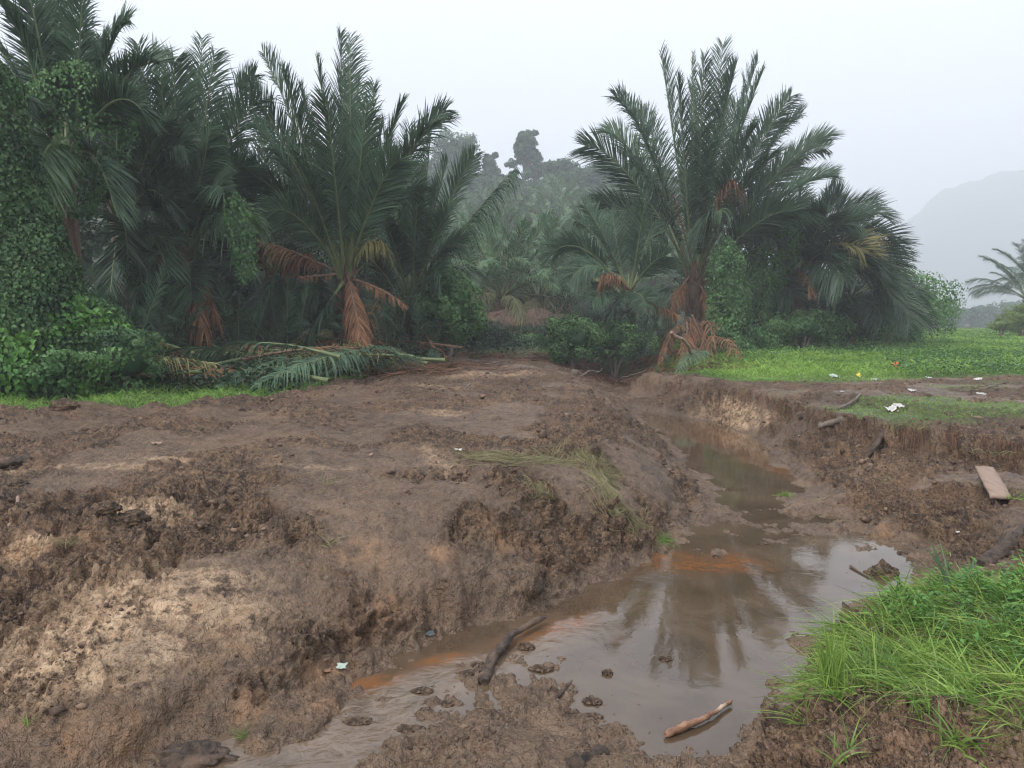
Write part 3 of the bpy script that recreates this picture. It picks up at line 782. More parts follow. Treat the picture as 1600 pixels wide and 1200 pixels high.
def shrub(label, px, py, D, R, nleaf, size, mat='shrub', seed=0, group=None, name='shrub', cat='shrub', stem=True, **kw):
    rng = np.random.default_rng(seed); c = PD(px, py, D); gz = float(gh(c[0], c[1]))
    root = empty(name, (c[0], c[1], gz), label, cat, group)
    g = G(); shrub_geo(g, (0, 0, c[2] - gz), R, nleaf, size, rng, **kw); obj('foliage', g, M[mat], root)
    if stem:
        g = G()
        for i in range(5):
            a = rng.uniform(0, 6.28); q = np.array([math.cos(a) * R[0] * .5, math.sin(a) * R[1] * .5, c[2] - gz])
            g.tube(np.stack([np.array([0, 0, -.1]), q * .45 + [0, 0, .1], q]), [.06, .04, .02], 5)
        obj('stem', g, M['bark'], root)
    return root

# ================================================================== the hill: plantation and ridge trees
rng = np.random.default_rng(11)
def oil_geo(seed, nf=20, lod=22):
    r = np.random.default_rng(seed); g = G2()
    for i in range(nf):
        az = i * 2.39996; u = i / nf; el = math.radians(66 - 100 * u ** .85); ln = 4.6 * r.uniform(.85, 1.1)
        tip = np.array([math.cos(az) * math.cos(el), math.sin(az) * math.cos(el), math.sin(el)]) * ln
        frond_geo(g, (0, 0, .0), tip, .10 + .22 * u, .85, lod, .15, r.uniform(-.6, .6), .55, .2, .12, .06, r, .02, tint=(.15 + .3 * (1 - u), .95 - .3 * u), k=3)  # tint falls towards lower fronds: shading under the crown put into the colour
    g.cur = 1; g.tube([(0, 0, -3.0), (0, 0, -1.0), (0, 0, .1)], [.42, .38, .3], 7, .3)
    me = g.mesh('oil_palm'); me.materials.append(M['oil']); me.materials.append(M['trunk']); return me
OIL = [oil_geo(500 + i) for i in range(4)]
spots = []
yy = 58.0
while yy < 131:
    xx = (600 - 800) / FPX * yy
    while xx < (1130 - 800) / FPX * yy:
        spots.append((xx + rng.uniform(-1.6, 1.6), yy + rng.uniform(-1.6, 1.6))); xx += 5.4
    yy += 4.8
for x, y in spots:
    s_ = rng.uniform(.65, 1.1)
    o = obj('oil_palm', OIL[rng.integers(4)], None, None, (x, y, float(hill_h(x, y)) + 2.4 * s_),
            'oil palm of medium size in the hazy rows on the plantation slope', 'palm', 'oil palms planted over the hillside')
    o.rotation_euler = (rng.uniform(-.1, .1), rng.uniform(-.1, .1), rng.uniform(0, 6.28)); o.scale = (s_, s_, s_)
# palms at the foot of the slope: big enough to show their fronds
near_oil = [(735, 42, 3.0, 1.05, 'oil palm at the foot of the slope, just above the bright green shrub'),
            (785, 41, 3.1, 1.1, 'oil palm with drooping tan lower fronds facing the end of the mud road'),
            (842, 42, 3.0, 1.05, 'oil palm with drooping fronds between the tan palm and the smaller sago palm'),
            (880, 45, 2.0, .95, 'low oil palm half hidden by the leafy bush at the road end'),
            (765, 55, 4.2, 1.0, 'taller pale oil palm behind the tan drooping palm'),
            (860, 57, 3.6, 1.0, 'pale oil palm behind the drooping palms, under the ridge trees'),
            (925, 54, 3.0, .95, 'pale bright oil palm seen through the arching sago fronds'),
            (690, 58, 3.8, 1.0, 'hazy oil palm behind the broken sago frond')]
for i, (px, D, h, s_, lb) in enumerate(near_oil):
    x = (px - 800) / FPX * D
    lib_palm('oil_palm', lb, 'palm', (x, D, float(hill_h(x, D)) - .3), h, (('oilup', 9), ('oilmid', 11), ('oillow', 9)), s_, None, 700 + i, .38)

def ridge_tree(px, toppy, D, wpx, label, shape='round', seed=0, mat='tree', group=None):
    rng = np.random.default_rng(seed); x = (px - 800) / FPX * D; z0 = float(hill_h(x, D)); top = PD(px, toppy, D)[2]; H = top - z0; W = wpx / FPX * D / 2
    root = empty('tree', (x, D, z0 - .2), label, 'tree', group)
    g = G(); lean = rng.uniform(-.06, .06) * H
    hgt = .95 if shape == 'tall' else .8
    g.tube([(0, 0, 0), (lean * .4, 0, H * .35), (lean, 0, H * hgt)], [.40, .28, .08], 7)
    f = G(); cl = []
    if shape == 'round': cl = [(rng.uniform(-.55, .55) * W, rng.uniform(-.5, .5) * W, H * rng.uniform(.5, .84), W * rng.uniform(.38, .6)) for i in range(13)] + [(lean, 0, H * .84, W * .62), (lean - W * .3, 0, H * .68, W * .6), (lean + W * .35, 0, H * .66, W * .6)]
    elif shape == 'tall': cl = [(lean + rng.uniform(-.9, .9) * W * (1.15 - u), rng.uniform(-.6, .6) * W, H * (.35 + .62 * u), W * rng.uniform(.13, .32)) for u in rng.uniform(0, .93, 34)] + [(lean, 0, H * .92, W * .2), (lean + W * .45, 0, H * .97, W * .11), (lean - W * .3, 0, H * .86, W * .16)]
    else: cl = [(rng.uniform(-.8, .8) * W, rng.uniform(-.6, .6) * W, H * rng.uniform(.25, .9), W * rng.uniform(.25, .45)) for i in range(12)]
    for (a, b, c, r) in cl:
        r = min(r, H - c) if c + r * .8 > H else r
        r = max(r, .5)
        g.tube([(lean * c / H, 0, c * .7), (a, b, c)], [.12, .04], 4, cap=False)
        shrub_geo(f, (a, b, c), (r, r, r * .72), int(300 + 130 * r), .50, rng, 14, .55, 0, (.1, .9))
    obj('trunk', g, M['bark'], root); obj('crown', f, M[mat], root)
    return root
ridge_tree(712, 203, 150, 74, 'tall broad round-crowned tree standing highest on the ridge behind the torn frond', 'round', 1)
ridge_tree(745, 262, 147, 50, 'lower tree filling in below the round crown on the ridge', 'bushy', 2)
ridge_tree(770, 238, 152, 36, 'slim thin-leaved tree between the round crown and the tallest tufted tree', 'tall', 3)
ridge_tree(815, 202, 150, 62, 'tall irregular tree with loose tufts at its top in the middle of the ridge', 'tall', 4)
ridge_tree(835, 250, 148, 48, 'leafy tree crowding the tufted tall tree on the ridge', 'bushy', 5)
ridge_tree(874, 246, 146, 56, 'paler rounded tree with a forked trunk on the ridge', 'round', 6)
ridge_tree(905, 268, 152, 40, 'small tree in the dip of the ridge beside the pale rounded tree', 'bushy', 7)
ridge_tree(936, 246, 150, 58, 'broad ridge tree just beside the tall sago palm fronds', 'round', 8)
ridge_tree(975, 252, 149, 50, 'ridge tree seen through the sago palm fronds', 'round', 9)
ridge_tree(1020, 265, 150, 54, 'dim ridge tree behind the tall sago palm', 'bushy', 10)
ridge_tree(680, 230, 156, 50, 'dim ridge tree showing between the sago palms', 'bushy', 12)
ridge_tree(645, 250, 152, 52, 'dim ridge tree mostly covered by the slender sago palm', 'round', 13)
for i in range(22):
    px = 640 + i * 20 + rng.uniform(-8, 8)
    ridge_tree(px, rng.uniform(256, 296), rng.uniform(139, 149), rng.uniform(42, 66), 'low tree of the dense belt under the tall ridge trees', 'bushy', 40 + i, group='low trees along the ridge')

# far trees over the field
f = G(); rng = np.random.default_rng(61)
for i in range(46):
    px = rng.uniform(1380, 1760); D = rng.uniform(170, 215); top = PD(px, rng.uniform(464, 486), D); r = rng.uniform(1.8, 3.2)
    shrub_geo(f, (top[0], D, top[2] - r), (r * 1.2, r, r), 260, .7, rng, 12, .4, .75)
    shrub_geo(f, (top[0] + 1, D, top[2] - r * 2.4), (r * 1.5, r, r * 1.6), 160, .7, rng, 12, .4, .8)
obj('far_woods', f, M['tree'], kind='stuff')
x = (1606 - 800) / FPX * 60
lib_palm('oil_palm', 'dark hazy palm standing beyond the grass at the edge of the photo under the mountain', 'palm', (x, 60, .9), 3.0, (('erect', 8), ('mid', 13), ('low', 10)), .82, None, 801, .4)
lib_palm('oil_palm', 'second dim palm behind the dark hazy palm at the edge of the photo', 'palm', (x + 5, 66, .9), 4.0, (('erect', 8), ('mid', 11), ('low', 8)), .85, None, 802, .4)
shrub('yellow green rounded shrub under the hazy palm beyond the grass', 1598, 497, 50, (1.3, 1.2, .9), 2200, .16, 'shrub_yellow', 803)
shrub('small yellow green shrub beside the rounded one beyond the grass', 1566, 506, 50, (.8, .8, .4), 900, .14, 'shrub_yellow', 804)

# ================================================================== sago palms
hero_palm('tallest sago palm beside the ditch, long arching fronds and one brown snapped frond', (1088, 560), 30, (1086, 425), [
    (1032, 78, 1, .02), (961, 152, -1, .17), (948, 205, 1.5, .18), (914, 228, -1.5, .17), (933, 318, .5, .17), (1130, 68, .5, -.01), (1083, 80, -.6, .0, dict(leaf=.5, vee=.1, droop=.05)),
    (1192, 112, -1, .06), (1185, 92, 2, .05), (1236, 150, -1.2, .07), (1252, 178, 1.5, .09), (1296, 212, -.8, .12), (1294, 232, 2, .13), (1297, 275, -2, .14), (1100, 90, -2.5, .03),
    (1060, 120, -2.5, .03), (1150, 100, -2.6, .05), (1000, 170, 2.5, .1), (1080, 130, 3, .02), (1215, 240, -3, .12), (990, 260, -3, .12), (1280, 330, -1, .18), (1110, 330, -3, .2, dict(droop=.8)),
    (1150, 160, 2.5, .05), (1205, 190, .5, .08), (1250, 260, 2.0, .12), (1180, 200, -2.8, .1), (1240, 330, -2.6, .16),
    (1150, 285, -2.2, .30, dict(mat='palm_dead', leaf=.9, n=40, droop=1.1, vee=0, tatter=.2, label='snapped brown frond hanging from the crown')),
    (1128, 330, -2.4, .32, dict(mat='palm_pale', leaf=.9, n=40, droop=1.0, vee=0, label='pale folded frond hanging from the crown')),
    (1050, 300, -1.5, .05, dict(mat='palm_dead', leaf=.35, n=30, droop=.9, vee=0)),
    (1040, 500, -1.5, .1, dict(mat='palm_dead', leaf=.5, n=36, droop=1.0, vee=0)), (1125, 520, -1.2, .12, dict(mat='palm_dead', leaf=.5, n=36, droop=1.0, vee=0)),
    ], .34, .30, 1.24, 108, seed=21, width=.054, boots=50)
hero_palm('small sago palm by the end of the mud road with fronds arching over the road', (988, 552), 27.5, (985, 452), [
    (857, 402, -1, .34), (866, 398, 1, .30), (913, 322, 0, .08), (900, 345, 2, .12), (955, 330, 1, .02), (1010, 300, -1, .0), (1022, 345, 1.5, .08), (985, 320, 2, .02), (890, 440, -2, .3), (925, 470, -2, .2), (1040, 400, -2, .15),
    (950, 505, -2, .2, dict(mat='palm_dark')), (1010, 480, -2.4, .2), (940, 432, -2, .14, dict(mat='palm_dead', leaf=.7, n=40, droop=.9, vee=0, label='rusty brown dead frond')), (1060, 492, -1.8, .05, dict(mat='palm_dead', leaf=.4, n=40, droop=.9, vee=0)),
    ], .16, .14, .92, 70, seed=22, zb=.85, boots=10)
hero_palm('sago palm with fronds sweeping down over the shrubs on the field side', (1250, 520), 31, (1245, 420), [
    (1312, 308, 0, .1), (1300, 290, 2, .08), (1250, 285, 1, .0), (1378, 335, -1, .22), (1390, 375, 1, .26), (1404, 428, -1, .34), (1395, 470, -2.5, .38), (1350, 395, -3, .26, dict(mat='palm_yellow')), (1330, 330, 2, .2), (1300, 400, -3, .2), (1190, 370, -2, .2),
    (1340, 350, -2, .22), (1290, 340, -2.5, .14), (1215, 340, -2, .1), (1370, 420, -3, .3), (1320, 440, -3.5, .25), (1230, 320, 2, .04), (1365, 325, 2, .2), (1410, 400, 1, .3), (1270, 460, -3, .2, dict(mat='palm_dead', leaf=.5, n=30, droop=1))],
    .26, .24, 1.35, 84, 'palm_dark', seed=23, width=.055, boots=12)
hero_palm('low sago palm behind, fronds trailing to the grass at the field edge', (1330, 520), 32, (1325, 462), [
    (1448, 510, -2, .30), (1440, 470, 1, .28), (1425, 505, -3, .35), (1400, 430, 1, .2), (1360, 400, 2, .1), (1380, 500, -3, .25), (1410, 500, -1.5, .3), (1290, 470, -2, .2), (1340, 410, 0, .04), (1270, 440, 1, .2)],
    .2, .18, 1.3, 60, 'palm_dark', seed=24, boots=6)
hero_palm('leaning palm inside the dark thicket between the tallest sago palm and the sweeping one', (1190, 540), 32, (1190, 440), [
    (1130, 300, 0, .05), (1190, 270, 1, .02), (1250, 330, 2, .1), (1160, 360, -2, .1), (1230, 400, -2, .16), (1120, 420, -2, .2), (1210, 330, 0, .05), (1280, 400, 0, .2), (1240, 460, -2, .2), (1140, 470, -2.5, .2)], .22, .2, 1.4, 60, 'palm_dark', seed=25, boots=8)
hero_palm('sago palm with orange brown trunk and a great dead frond hanging down it', (562, 568), 20, (541, 420), [
    (532, 50, .5, .0), (547, 56, -.5, .0), (410, 82, 1, .08), (495, 88, -1, .02, dict(leaf=.8)), (390, 137, -.6, .07), (560, 125, 1.5, .0), (573, 160, -1.4, .01), (630, 160, -.8, .06), (697, 172, .5, .12), (680, 196, -1.5, .12),
    (400, 195, -1.8, .10), (360, 262, -1, .16), (470, 140, 2, .04), (600, 190, 2, .04), (440, 110, -1.5, .04), (510, 150, -2.5, .02), (620, 250, -2, .1), (450, 230, -2.6, .1), (420, 330, -2, .22), (470, 560, -2.2, .05, dict(leaf=.7, droop=.8)), (655, 300, 1.5, .15),
    (540, 110, 1.8, .0), (585, 130, .3, .02),
    (572, 566, -1.4, .03, dict(mat='palm_dead', leaf=.55, n=60, droop=.9, vee=.1, width=.05, roll=.1, start=.12, label='great dead orange brown frond hanging down the trunk')),
    (390, 372, -1.6, .06, dict(mat='palm_dead', leaf=.55, n=56, droop=.9, vee=0, tatter=.15)), (635, 478, -1.2, .08, dict(mat='palm_dead', leaf=.2, n=30, droop=.9, vee=0, tatter=.4)), (465, 432, -1.2, -.02, dict(mat='palm_dead', leaf=.15, n=20, droop=.9, vee=0, tatter=.5)),
    (600, 380, -1, .25, dict(mat='palm_yellow', leaf=.6, n=44, droop=1, vee=0))],
    .24, .19, .90, 90, seed=26, boots=40)
hero_palm('slender sago palm next along, one torn ragged frond reaching over the road', (642, 555), 24, (640, 465), [
    (640, 195, 0, .0), (676, 188, 1, .02), (600, 205, -1, .03), (741, 243, -.8, .10), (700, 250, 1, .06), (620, 230, 1, .0), (655, 270, -2, .03), (806, 262, -.5, .04, dict(leaf=.8, droop=1.3, vee=-.15, tatter=.12, roll=.0, n=90, width=.055, label='torn ragged frond with its leaflets hanging')),
    (575, 280, -1, .08), (700, 330, -1.5, .12), (720, 380, -1, .2), (600, 340, -2, .12), (560, 400, -1, .2), (690, 430, -1.5, .3), (610, 300, 2, .03), (660, 520, -1.2, .2, dict(leaf=.7)), (610, 500, -1.4, .2, dict(leaf=.7)), (685, 290, .5, .05),
    (590, 520, -1, .2, dict(mat='palm_dead', leaf=.5, n=30, droop=1))],
    .2, .18, .92, 80, seed=27, boots=14)
hero_palm('dark sago palm with upright fronds behind the vine covered mound', (300, 560), 19.5, (285, 400), [
    (316, 57, 0, .0), (336, 82, -1, .02), (398, 118, .5, .12), (402, 158, -1, .14), (238, 70, 1, .02), (215, 68, -1, .04), (272, 98, -1.2, .2), (290, 140, 2, .0), (250, 120, -2, .02), (345, 150, 2, .06), (220, 200, -2.2, .12), (350, 300, -2.4, .25), (240, 330, -2.5, .25),
    (380, 260, -1, .2), (310, 110, 1.5, .0), (330, 200, -2, .04), (180, 230, 0, .16), (400, 360, -2, .3, dict(mat='palm_pale', droop=.8, label='pale yellowish green frond hanging down')), (255, 390, -2.5, .2), (300, 470, -2.2, .2),
    (250, 385, -2.2, .1, dict(mat='palm_dead', leaf=.8, n=50, droop=.7, vee=0, label='rust red dead frond')), (320, 520, -2.4, .1, dict(mat='palm_dead', leaf=.6, n=40, droop=1.1, vee=0)), (340, 500, -2, .1, dict(mat='palm_dead', leaf=.5, n=40, droop=1.1, vee=0))],
    .26, .22, .92, 80, 'palm', seed=28, boots=14)
hero_palm('palm rising from the top of the vine covered mound, cut off by the frame', (110, 560), 15.5, (105, 240), [
    (80, -60, 0, .0), (128, -10, -.6, .02), (60, -90, 1, .0), (198, 36, -.5, .16), (40, -40, -1, .05), (250, 100, -1, .18), (10, 20, -1, .14), (220, 170, -2, .2), (20, 150, -2, .2), (160, 60, 1.5, .08), (100, -60, 1.5, .0), (180, 330, -2, .28), (-30, 60, 1, .15), (55, 310, -2.4, .4, dict(mat='palm_pale'))],
    .22, .2, .82, 84, seed=29, boots=12)
hero_palm('sago palm crowding behind the upright dark one', (200, 560), 18.5, (190, 330), [
    (150, 90, 1, .04), (230, 130, 0, .06), (250, 190, -1, .12), (100, 160, 0, .1), (180, 100, -1, .0), (290, 230, -1, .2), (200, 400, -2, .25), (260, 320, -2, .24), (130, 300, -2, .24), (210, 90, 2, .02), (260, 420, -2, .2), (170, 500, -2, .15), (230, 500, -2, .15)],
    .24, .2, .9, 74, 'palm_dark', seed=30, boots=10)
hero_palm('sago palm half hidden in the gap between the dark upright one and the orange trunk', (430, 560), 22, (430, 420), [
    (410, 185, 0, .02), (370, 210, 1, .06), (460, 200, 1, .02), (350, 300, -1, .2), (500, 260, 0, .1), (400, 260, -2, .1), (380, 400, -2, .2), (480, 380, -2, .2), (430, 230, 2, .0), (330, 400, -1, .25), (450, 480, -2, .2), (400, 500, -2, .2),
    (500, 460, -2, .15), (480, 395, -2.4, .05, dict(mat='palm_dead', leaf=.6, n=44, droop=.9, vee=0))],
    .22, .2, .95, 70, 'palm_dark', seed=31, boots=10)
bk = [(-60, 24, 3.5), (30, 23, 3.4), (130, 25, 3.6), (235, 26, 3.2), (340, 27, 3.0), (455, 28, 2.6), (530, 30, 2.4), (595, 29, 1.8)]
for i, (px, D, h) in enumerate(bk):
    lib_palm('sago_palm', 'dark sago palm in the dense wall of palms behind the front ones', 'palm', ((px - 800) / FPX * D, D), h, (('erect', 7), ('mid', 7), ('low', 6), ('dead', 1)), .82, 'dark palms filling the thicket behind', 900 + i)
for i, (px, D, h, s_) in enumerate([(1150, 36, 1.5, .8), (1290, 37, 1.2, .8)]):
    lib_palm('sago_palm', 'dim sago palm deep inside the thicket behind the tallest palm', 'palm', ((px - 800) / FPX * D, D), h, (('erect', 4), ('mid', 7), ('low', 6)), s_, 'dim palms inside the thicket by the field', 920 + i)
# young suckers, stemless palms at the feet of the big ones
sk = [(1000, 545, 27, 'young palm in the tangle between the small and the tallest sago palm'), (660, 540, 23, 'young palm at the foot of the slender sago palm'), (180, 520, 16, 'stemless young palm between the vine mound and the fallen fronds'), (250, 540, 17.5, 'young stemless palm in the dark gap under the upright palm'),
      (370, 545, 18.5, 'young palm of dark low fronds above the fallen frond heap'), (450, 550, 19, 'young palm just beside the orange trunk, low dark fronds'),
      (610, 540, 22, 'young palm between the two sago trunks'), (1040, 540, 28, 'young palm at the foot of the tallest sago palm')]
for i, (px, py, D, lb) in enumerate(sk):
    lib_palm('young_palm', lb, 'palm', ((px - 800) / FPX * D, D), .1, (('erect', 4), ('mid', 6), ('low', 4)), .40 if D < 25 else .36, None, 940 + i)

# ================================================================== shrubs and the thicket
shrub('bright green leafy shrub under the slender palm by the road', 702, 480, 23.2, (1.0, .8, 1.1), 6000, .13, 'shrub', 1)
shrub('leafy bush of small green leaves at the end of the road, ditch side', 893, 530, 24.5, (1.0, 1.0, .75), 5200, .10, 'vine', 2)
shrub('low leafy bush between the road-end bush and the tallest palm', 960, 530, 26, (1.1, .9, .7), 3600, .10, 'vine', 3)
shrub('rounded tree-like shrub at the outer end of the thicket, over the field', 1425, 482, 37, (1.9, 1.6, 1.9), 5200, .15, 'shrub', 4)
shrub('smaller bush filling under the rounded shrub at the field edge', 1385, 500, 34.5, (1.6, 1.2, 1.0), 3600, .14, 'shrub', 5)
shrub('green bush with pale leaves at the foot of the sweeping palm', 1255, 512, 29.5, (1.7, .9, .7), 4200, .12, 'vine', 6)
shrub('bush at the foot of the thicket next to the tallest palm', 1170, 525, 28.5, (1.3, .9, .8), 4200, .10, 'vine', 7)
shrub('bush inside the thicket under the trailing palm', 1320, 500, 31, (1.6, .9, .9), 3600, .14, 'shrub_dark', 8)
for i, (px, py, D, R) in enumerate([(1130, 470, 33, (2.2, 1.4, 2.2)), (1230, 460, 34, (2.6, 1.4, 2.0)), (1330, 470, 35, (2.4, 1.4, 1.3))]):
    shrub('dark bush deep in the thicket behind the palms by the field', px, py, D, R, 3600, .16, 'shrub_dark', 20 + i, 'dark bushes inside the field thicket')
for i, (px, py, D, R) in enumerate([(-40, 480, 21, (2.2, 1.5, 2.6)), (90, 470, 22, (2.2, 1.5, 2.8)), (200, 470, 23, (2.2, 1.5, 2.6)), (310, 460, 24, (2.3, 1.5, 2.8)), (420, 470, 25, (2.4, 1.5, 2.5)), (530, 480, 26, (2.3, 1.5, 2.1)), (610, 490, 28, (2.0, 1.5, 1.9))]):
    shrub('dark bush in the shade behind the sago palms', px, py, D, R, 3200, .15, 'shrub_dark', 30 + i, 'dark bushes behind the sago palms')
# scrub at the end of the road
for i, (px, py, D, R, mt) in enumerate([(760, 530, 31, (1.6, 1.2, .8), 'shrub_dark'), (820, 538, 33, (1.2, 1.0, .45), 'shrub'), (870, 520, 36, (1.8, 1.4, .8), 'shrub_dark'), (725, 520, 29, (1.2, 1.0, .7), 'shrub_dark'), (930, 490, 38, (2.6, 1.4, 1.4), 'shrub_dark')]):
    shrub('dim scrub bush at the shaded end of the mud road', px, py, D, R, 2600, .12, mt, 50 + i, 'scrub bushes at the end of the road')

# dark cut bank closing the view behind the road, overhung by the oil palms
bx_ = np.linspace((690 - 800) / FPX * 37, (925 - 800) / FPX * 37, 110); bv = np.linspace(0, 1, 40); BX, BV = np.meshgrid(bx_, bv)
top_ = 2.1 + .5 * fbm(bx_ * .5, bx_ * 0, 0, 3, 401); edge_ = sstep(0, 1.2, bx_ - bx_[0]) * sstep(0, 1.2, bx_[-1] - bx_)
BZ = 1.0 + BV ** .8 * top_[None] * edge_[None]; BY = 36.2 + 1.6 * BV + .5 * (billow(BX * 1.2, BZ * 1.6, 0, 4, 402) - .3) * 1.6 + .5 * np.sin(BV * 3.0) * -1 + 3.5 * sstep(.93, 1, BV)
g = G(); g.add(np.stack([BX, BY, BZ - .4], -1).reshape(-1, 3), grid_faces(40, 110), .1)
obj('earth_bank', g, M['trunk'], kind='structure')
g = G(); n_ = 260; rr_ = np.random.default_rng(403); ax_ = rr_.uniform(bx_[4], bx_[-5], n_); az_ = rr_.uniform(1.4, 3.2, n_); k_ = 6; u_ = np.linspace(0, 1, k_)
pp_ = np.stack([ax_[:, None] + rr_.normal(0, .2, n_)[:, None] * u_, 36.3 - .5 * rr_.random((n_, 1)) - .3 * u_ + 0 * ax_[:, None], az_[:, None] - rr_.uniform(.3, 1.3, n_)[:, None] * u_ ** 1.5], -1)
g.ribbons(pp_, .025 * np.ones((n_, k_)), unit(rr_.normal(size=(n_, 3))), rr_.uniform(0, .4, n_)); obj('hanging_roots', g, M['root'], kind='stuff')
# vine draped mound at the west side: leaning column of creeper over an old palm
def vine_mass(label, D, rows_, axpx, nleaf, size, seed, mat='vine', depth=.9, name='vine_covered_tree', bright=None, solid=True):
    """rows_: (py, outer px) outline of the mass, axis at axpx, at distance D."""
    rng = np.random.default_rng(seed); py = np.linspace(rows_[0][0], rows_[-1][0], 40)
    ro = np.interp(py, [r[0] for r in rows_], [r[1] for r in rows_])
    ax = np.interp(py, [r[0] for r in rows_], [axpx] * len(rows_) if np.isscalar(axpx) else axpx)
    cz = np.array([PD(a, p, D) for a, p in zip(ax, py)]); R = (ro - ax) / FPX * D * np.sqrt(np.clip(np.arange(40) / 7.0, .02, 1))
    gz = float(gh(cz[-1, 0], D)); root = empty(name, (cz[-1, 0], D, gz), label, 'creeper'); o = np.array([cz[-1, 0], D, gz])
    th = np.linspace(0, 2 * math.pi, 49)[:-1]
    def pt(i, t):
        zz = np.interp(i, np.arange(40), cz[:, 2]); xx = np.interp(i, np.arange(40), cz[:, 0]); r = np.interp(i, np.arange(40), R)
        r = r * (1 + .22 * 1.5 * fbm(np.cos(t) * 1.8 + 5, np.sin(t) * 1.8, zz * 1.3, 3, seed) + .10 * billow(np.cos(t) * 5, np.sin(t) * 5, zz * 3, 2, seed + 1))
        return np.stack([xx + np.cos(t) * r, D + np.sin(t) * r * depth, zz], -1)
    I, Tt = np.meshgrid(np.arange(40.), th, indexing='ij'); V = pt(I, Tt) - o
    g = G(); i = np.arange(39)[:, None] * 48; j = np.arange(48)[None]
    f = np.stack([i + j, i + (j + 1) % 48, i + 48 + (j + 1) % 48, i + 48 + j], -1).reshape(-1, 4)
    C0 = np.array([cz[0, 0] - o[0], 0, cz[0, 2] - gz]); VV = V.copy(); VV = (VV - np.stack([cz[:, 0] - o[0], 0 * R, cz[:, 2] - gz], -1)[:, None]) * np.array([.93, .93, 1]) + np.stack([cz[:, 0] - o[0], 0 * R, cz[:, 2] - gz], -1)[:, None]
    g.add(VV.reshape(-1, 3), f, 0.05)
    if solid: obj('stem_mass', g, M['shrub_dark'], root)
    g = G(); ii = rng.uniform(0, 39, nleaf); t = rng.uniform(-math.pi, .35, nleaf) if depth > 0 else 0
    p = pt(ii, t); e = 1e-2; pt1 = pt(ii, t + .05) - p; pi_ = pt(np.clip(ii + .5, 0, 39), t) - p
    nr = unit(np.cross(pt1, -pi_)); out = np.stack([np.cos(t), np.sin(t), 0 * t], -1); nr *= np.sign(np.sum(nr * out, -1, keepdims=True))
    p = p + nr * rng.uniform(-.03, .10, (nleaf, 1)) - o
    nr2 = unit(nr + np.array([0, 0, .35]) + rng.normal(0, .5, (nleaf, 3)))
    d = unit(-np.array([0, 0, 1.]) + rng.normal(0, .55, (nleaf, 3)))
    patch = .5 + .6 * fbm(p[:, 0] * 1.5, p[:, 1] * 1.5, p[:, 2] * 1.5, 3, seed + 3)
    tn = np.clip(patch + rng.normal(0, .16, nleaf), 0, 1)
    s_ = size * rng.uniform(.6, 1.35, nleaf)
    low = (np.interp(ii, np.arange(40), py) > 470) & (fbm(p[:, 0] * 1.7, p[:, 1] * 1.7, p[:, 2] * 2.2, 3, seed + 8) + rng.normal(0, .12, nleaf) > .02) if bright else np.zeros(nleaf, bool)
    g.leaves(p[~low], d[~low], nr2[~low], s_[~low], s_[~low] * .8, tn[~low])
    # hanging runners
    for q in range(int(nleaf / 400)):
        i0 = rng.uniform(0, 25); t0 = rng.uniform(-math.pi, 0.2); a = pt(np.array([i0]), np.array([t0]))[0] - o; l = rng.uniform(.3, 1.1); m_ = 16
        a = a + np.array([math.cos(t0), math.sin(t0), 0]) * .08
        c = a + np.stack([np.linspace(0, rng.uniform(-.15, .15), m_), np.linspace(0, -.05, m_), -np.linspace(0, l, m_)], -1) + rng.normal(0, .02, (m_, 3))
        g.leaves(c, rng.normal(0, .5, (m_, 3)) + [0, 0, -1], rng.normal(0, .5, (m_, 3)) + [0, -1, .3], size * rng.uniform(.6, 1.1, m_), size * .8, rng.uniform(.3, .9, m_))
    obj('foliage', g, M[mat], root)
    if low.any():
        g = G(); g.leaves(p[low] + nr[low] * .04, d[low], nr2[low], s_[low] * 1.25, s_[low], tn[low]); obj('broad_leaves', g, M[bright], root)
    return root
vine_mass('tall mound of small heart-leaved creeper smothering an old palm, widest at its foot', 12.8, [(30, -40), (60, -25), (100, 0), (170, 25), (250, 48), (300, 58), (350, 70), (420, 105), (480, 145), (540, 178), (585, 198), (620, 206)], [-70, -60, -40, -30, -20, -20, -10, 0, 10, 10, 10, 10], 62000, .072, 71, bright='vine_bright')
vine_mass('narrow column of creeper climbing beside the tallest palm trunk', 27.2, [(370, 1150), (420, 1160), (470, 1164), (520, 1162), (560, 1185)], [1135, 1135, 1138, 1133, 1130], 6000, .11, 72, solid=False)
vine_mass('creeper hanging over the crown between the tallest and the sweeping palm', 30.5, [(320, 1232), (350, 1256), (400, 1240), (440, 1216), (500, 1195)], [1205, 1210, 1195, 1180, 1165], 5000, .12, 73, solid=False)
vine_mass('veil of creeper draped over the back palm above the mound', 15.0, [(100, 165), (160, 205), (230, 190), (300, 150), (340, 135)], [120, 130, 125, 115, 110], 2600, .075, 74, solid=False)
vine_mass('creeper hanging from the pale drooping frond in the palm wall', 17.2, [(300, 372), (340, 392), (400, 396), (440, 392)], [362, 374, 382, 386], 900, .08, 75, solid=False)
shrub('bright leafy weed bush at the foot of the vine mound', 40, 578, 11.6, (1.0, .5, .30), 5000, .075, 'shrub', 81, stem=False, core=.4, rough=.6)
shrub('bush of creeper leaves against the far side of the vine mound foot', 185, 560, 12.4, (.75, .6, .55), 4200, .08, 'vine', 82)
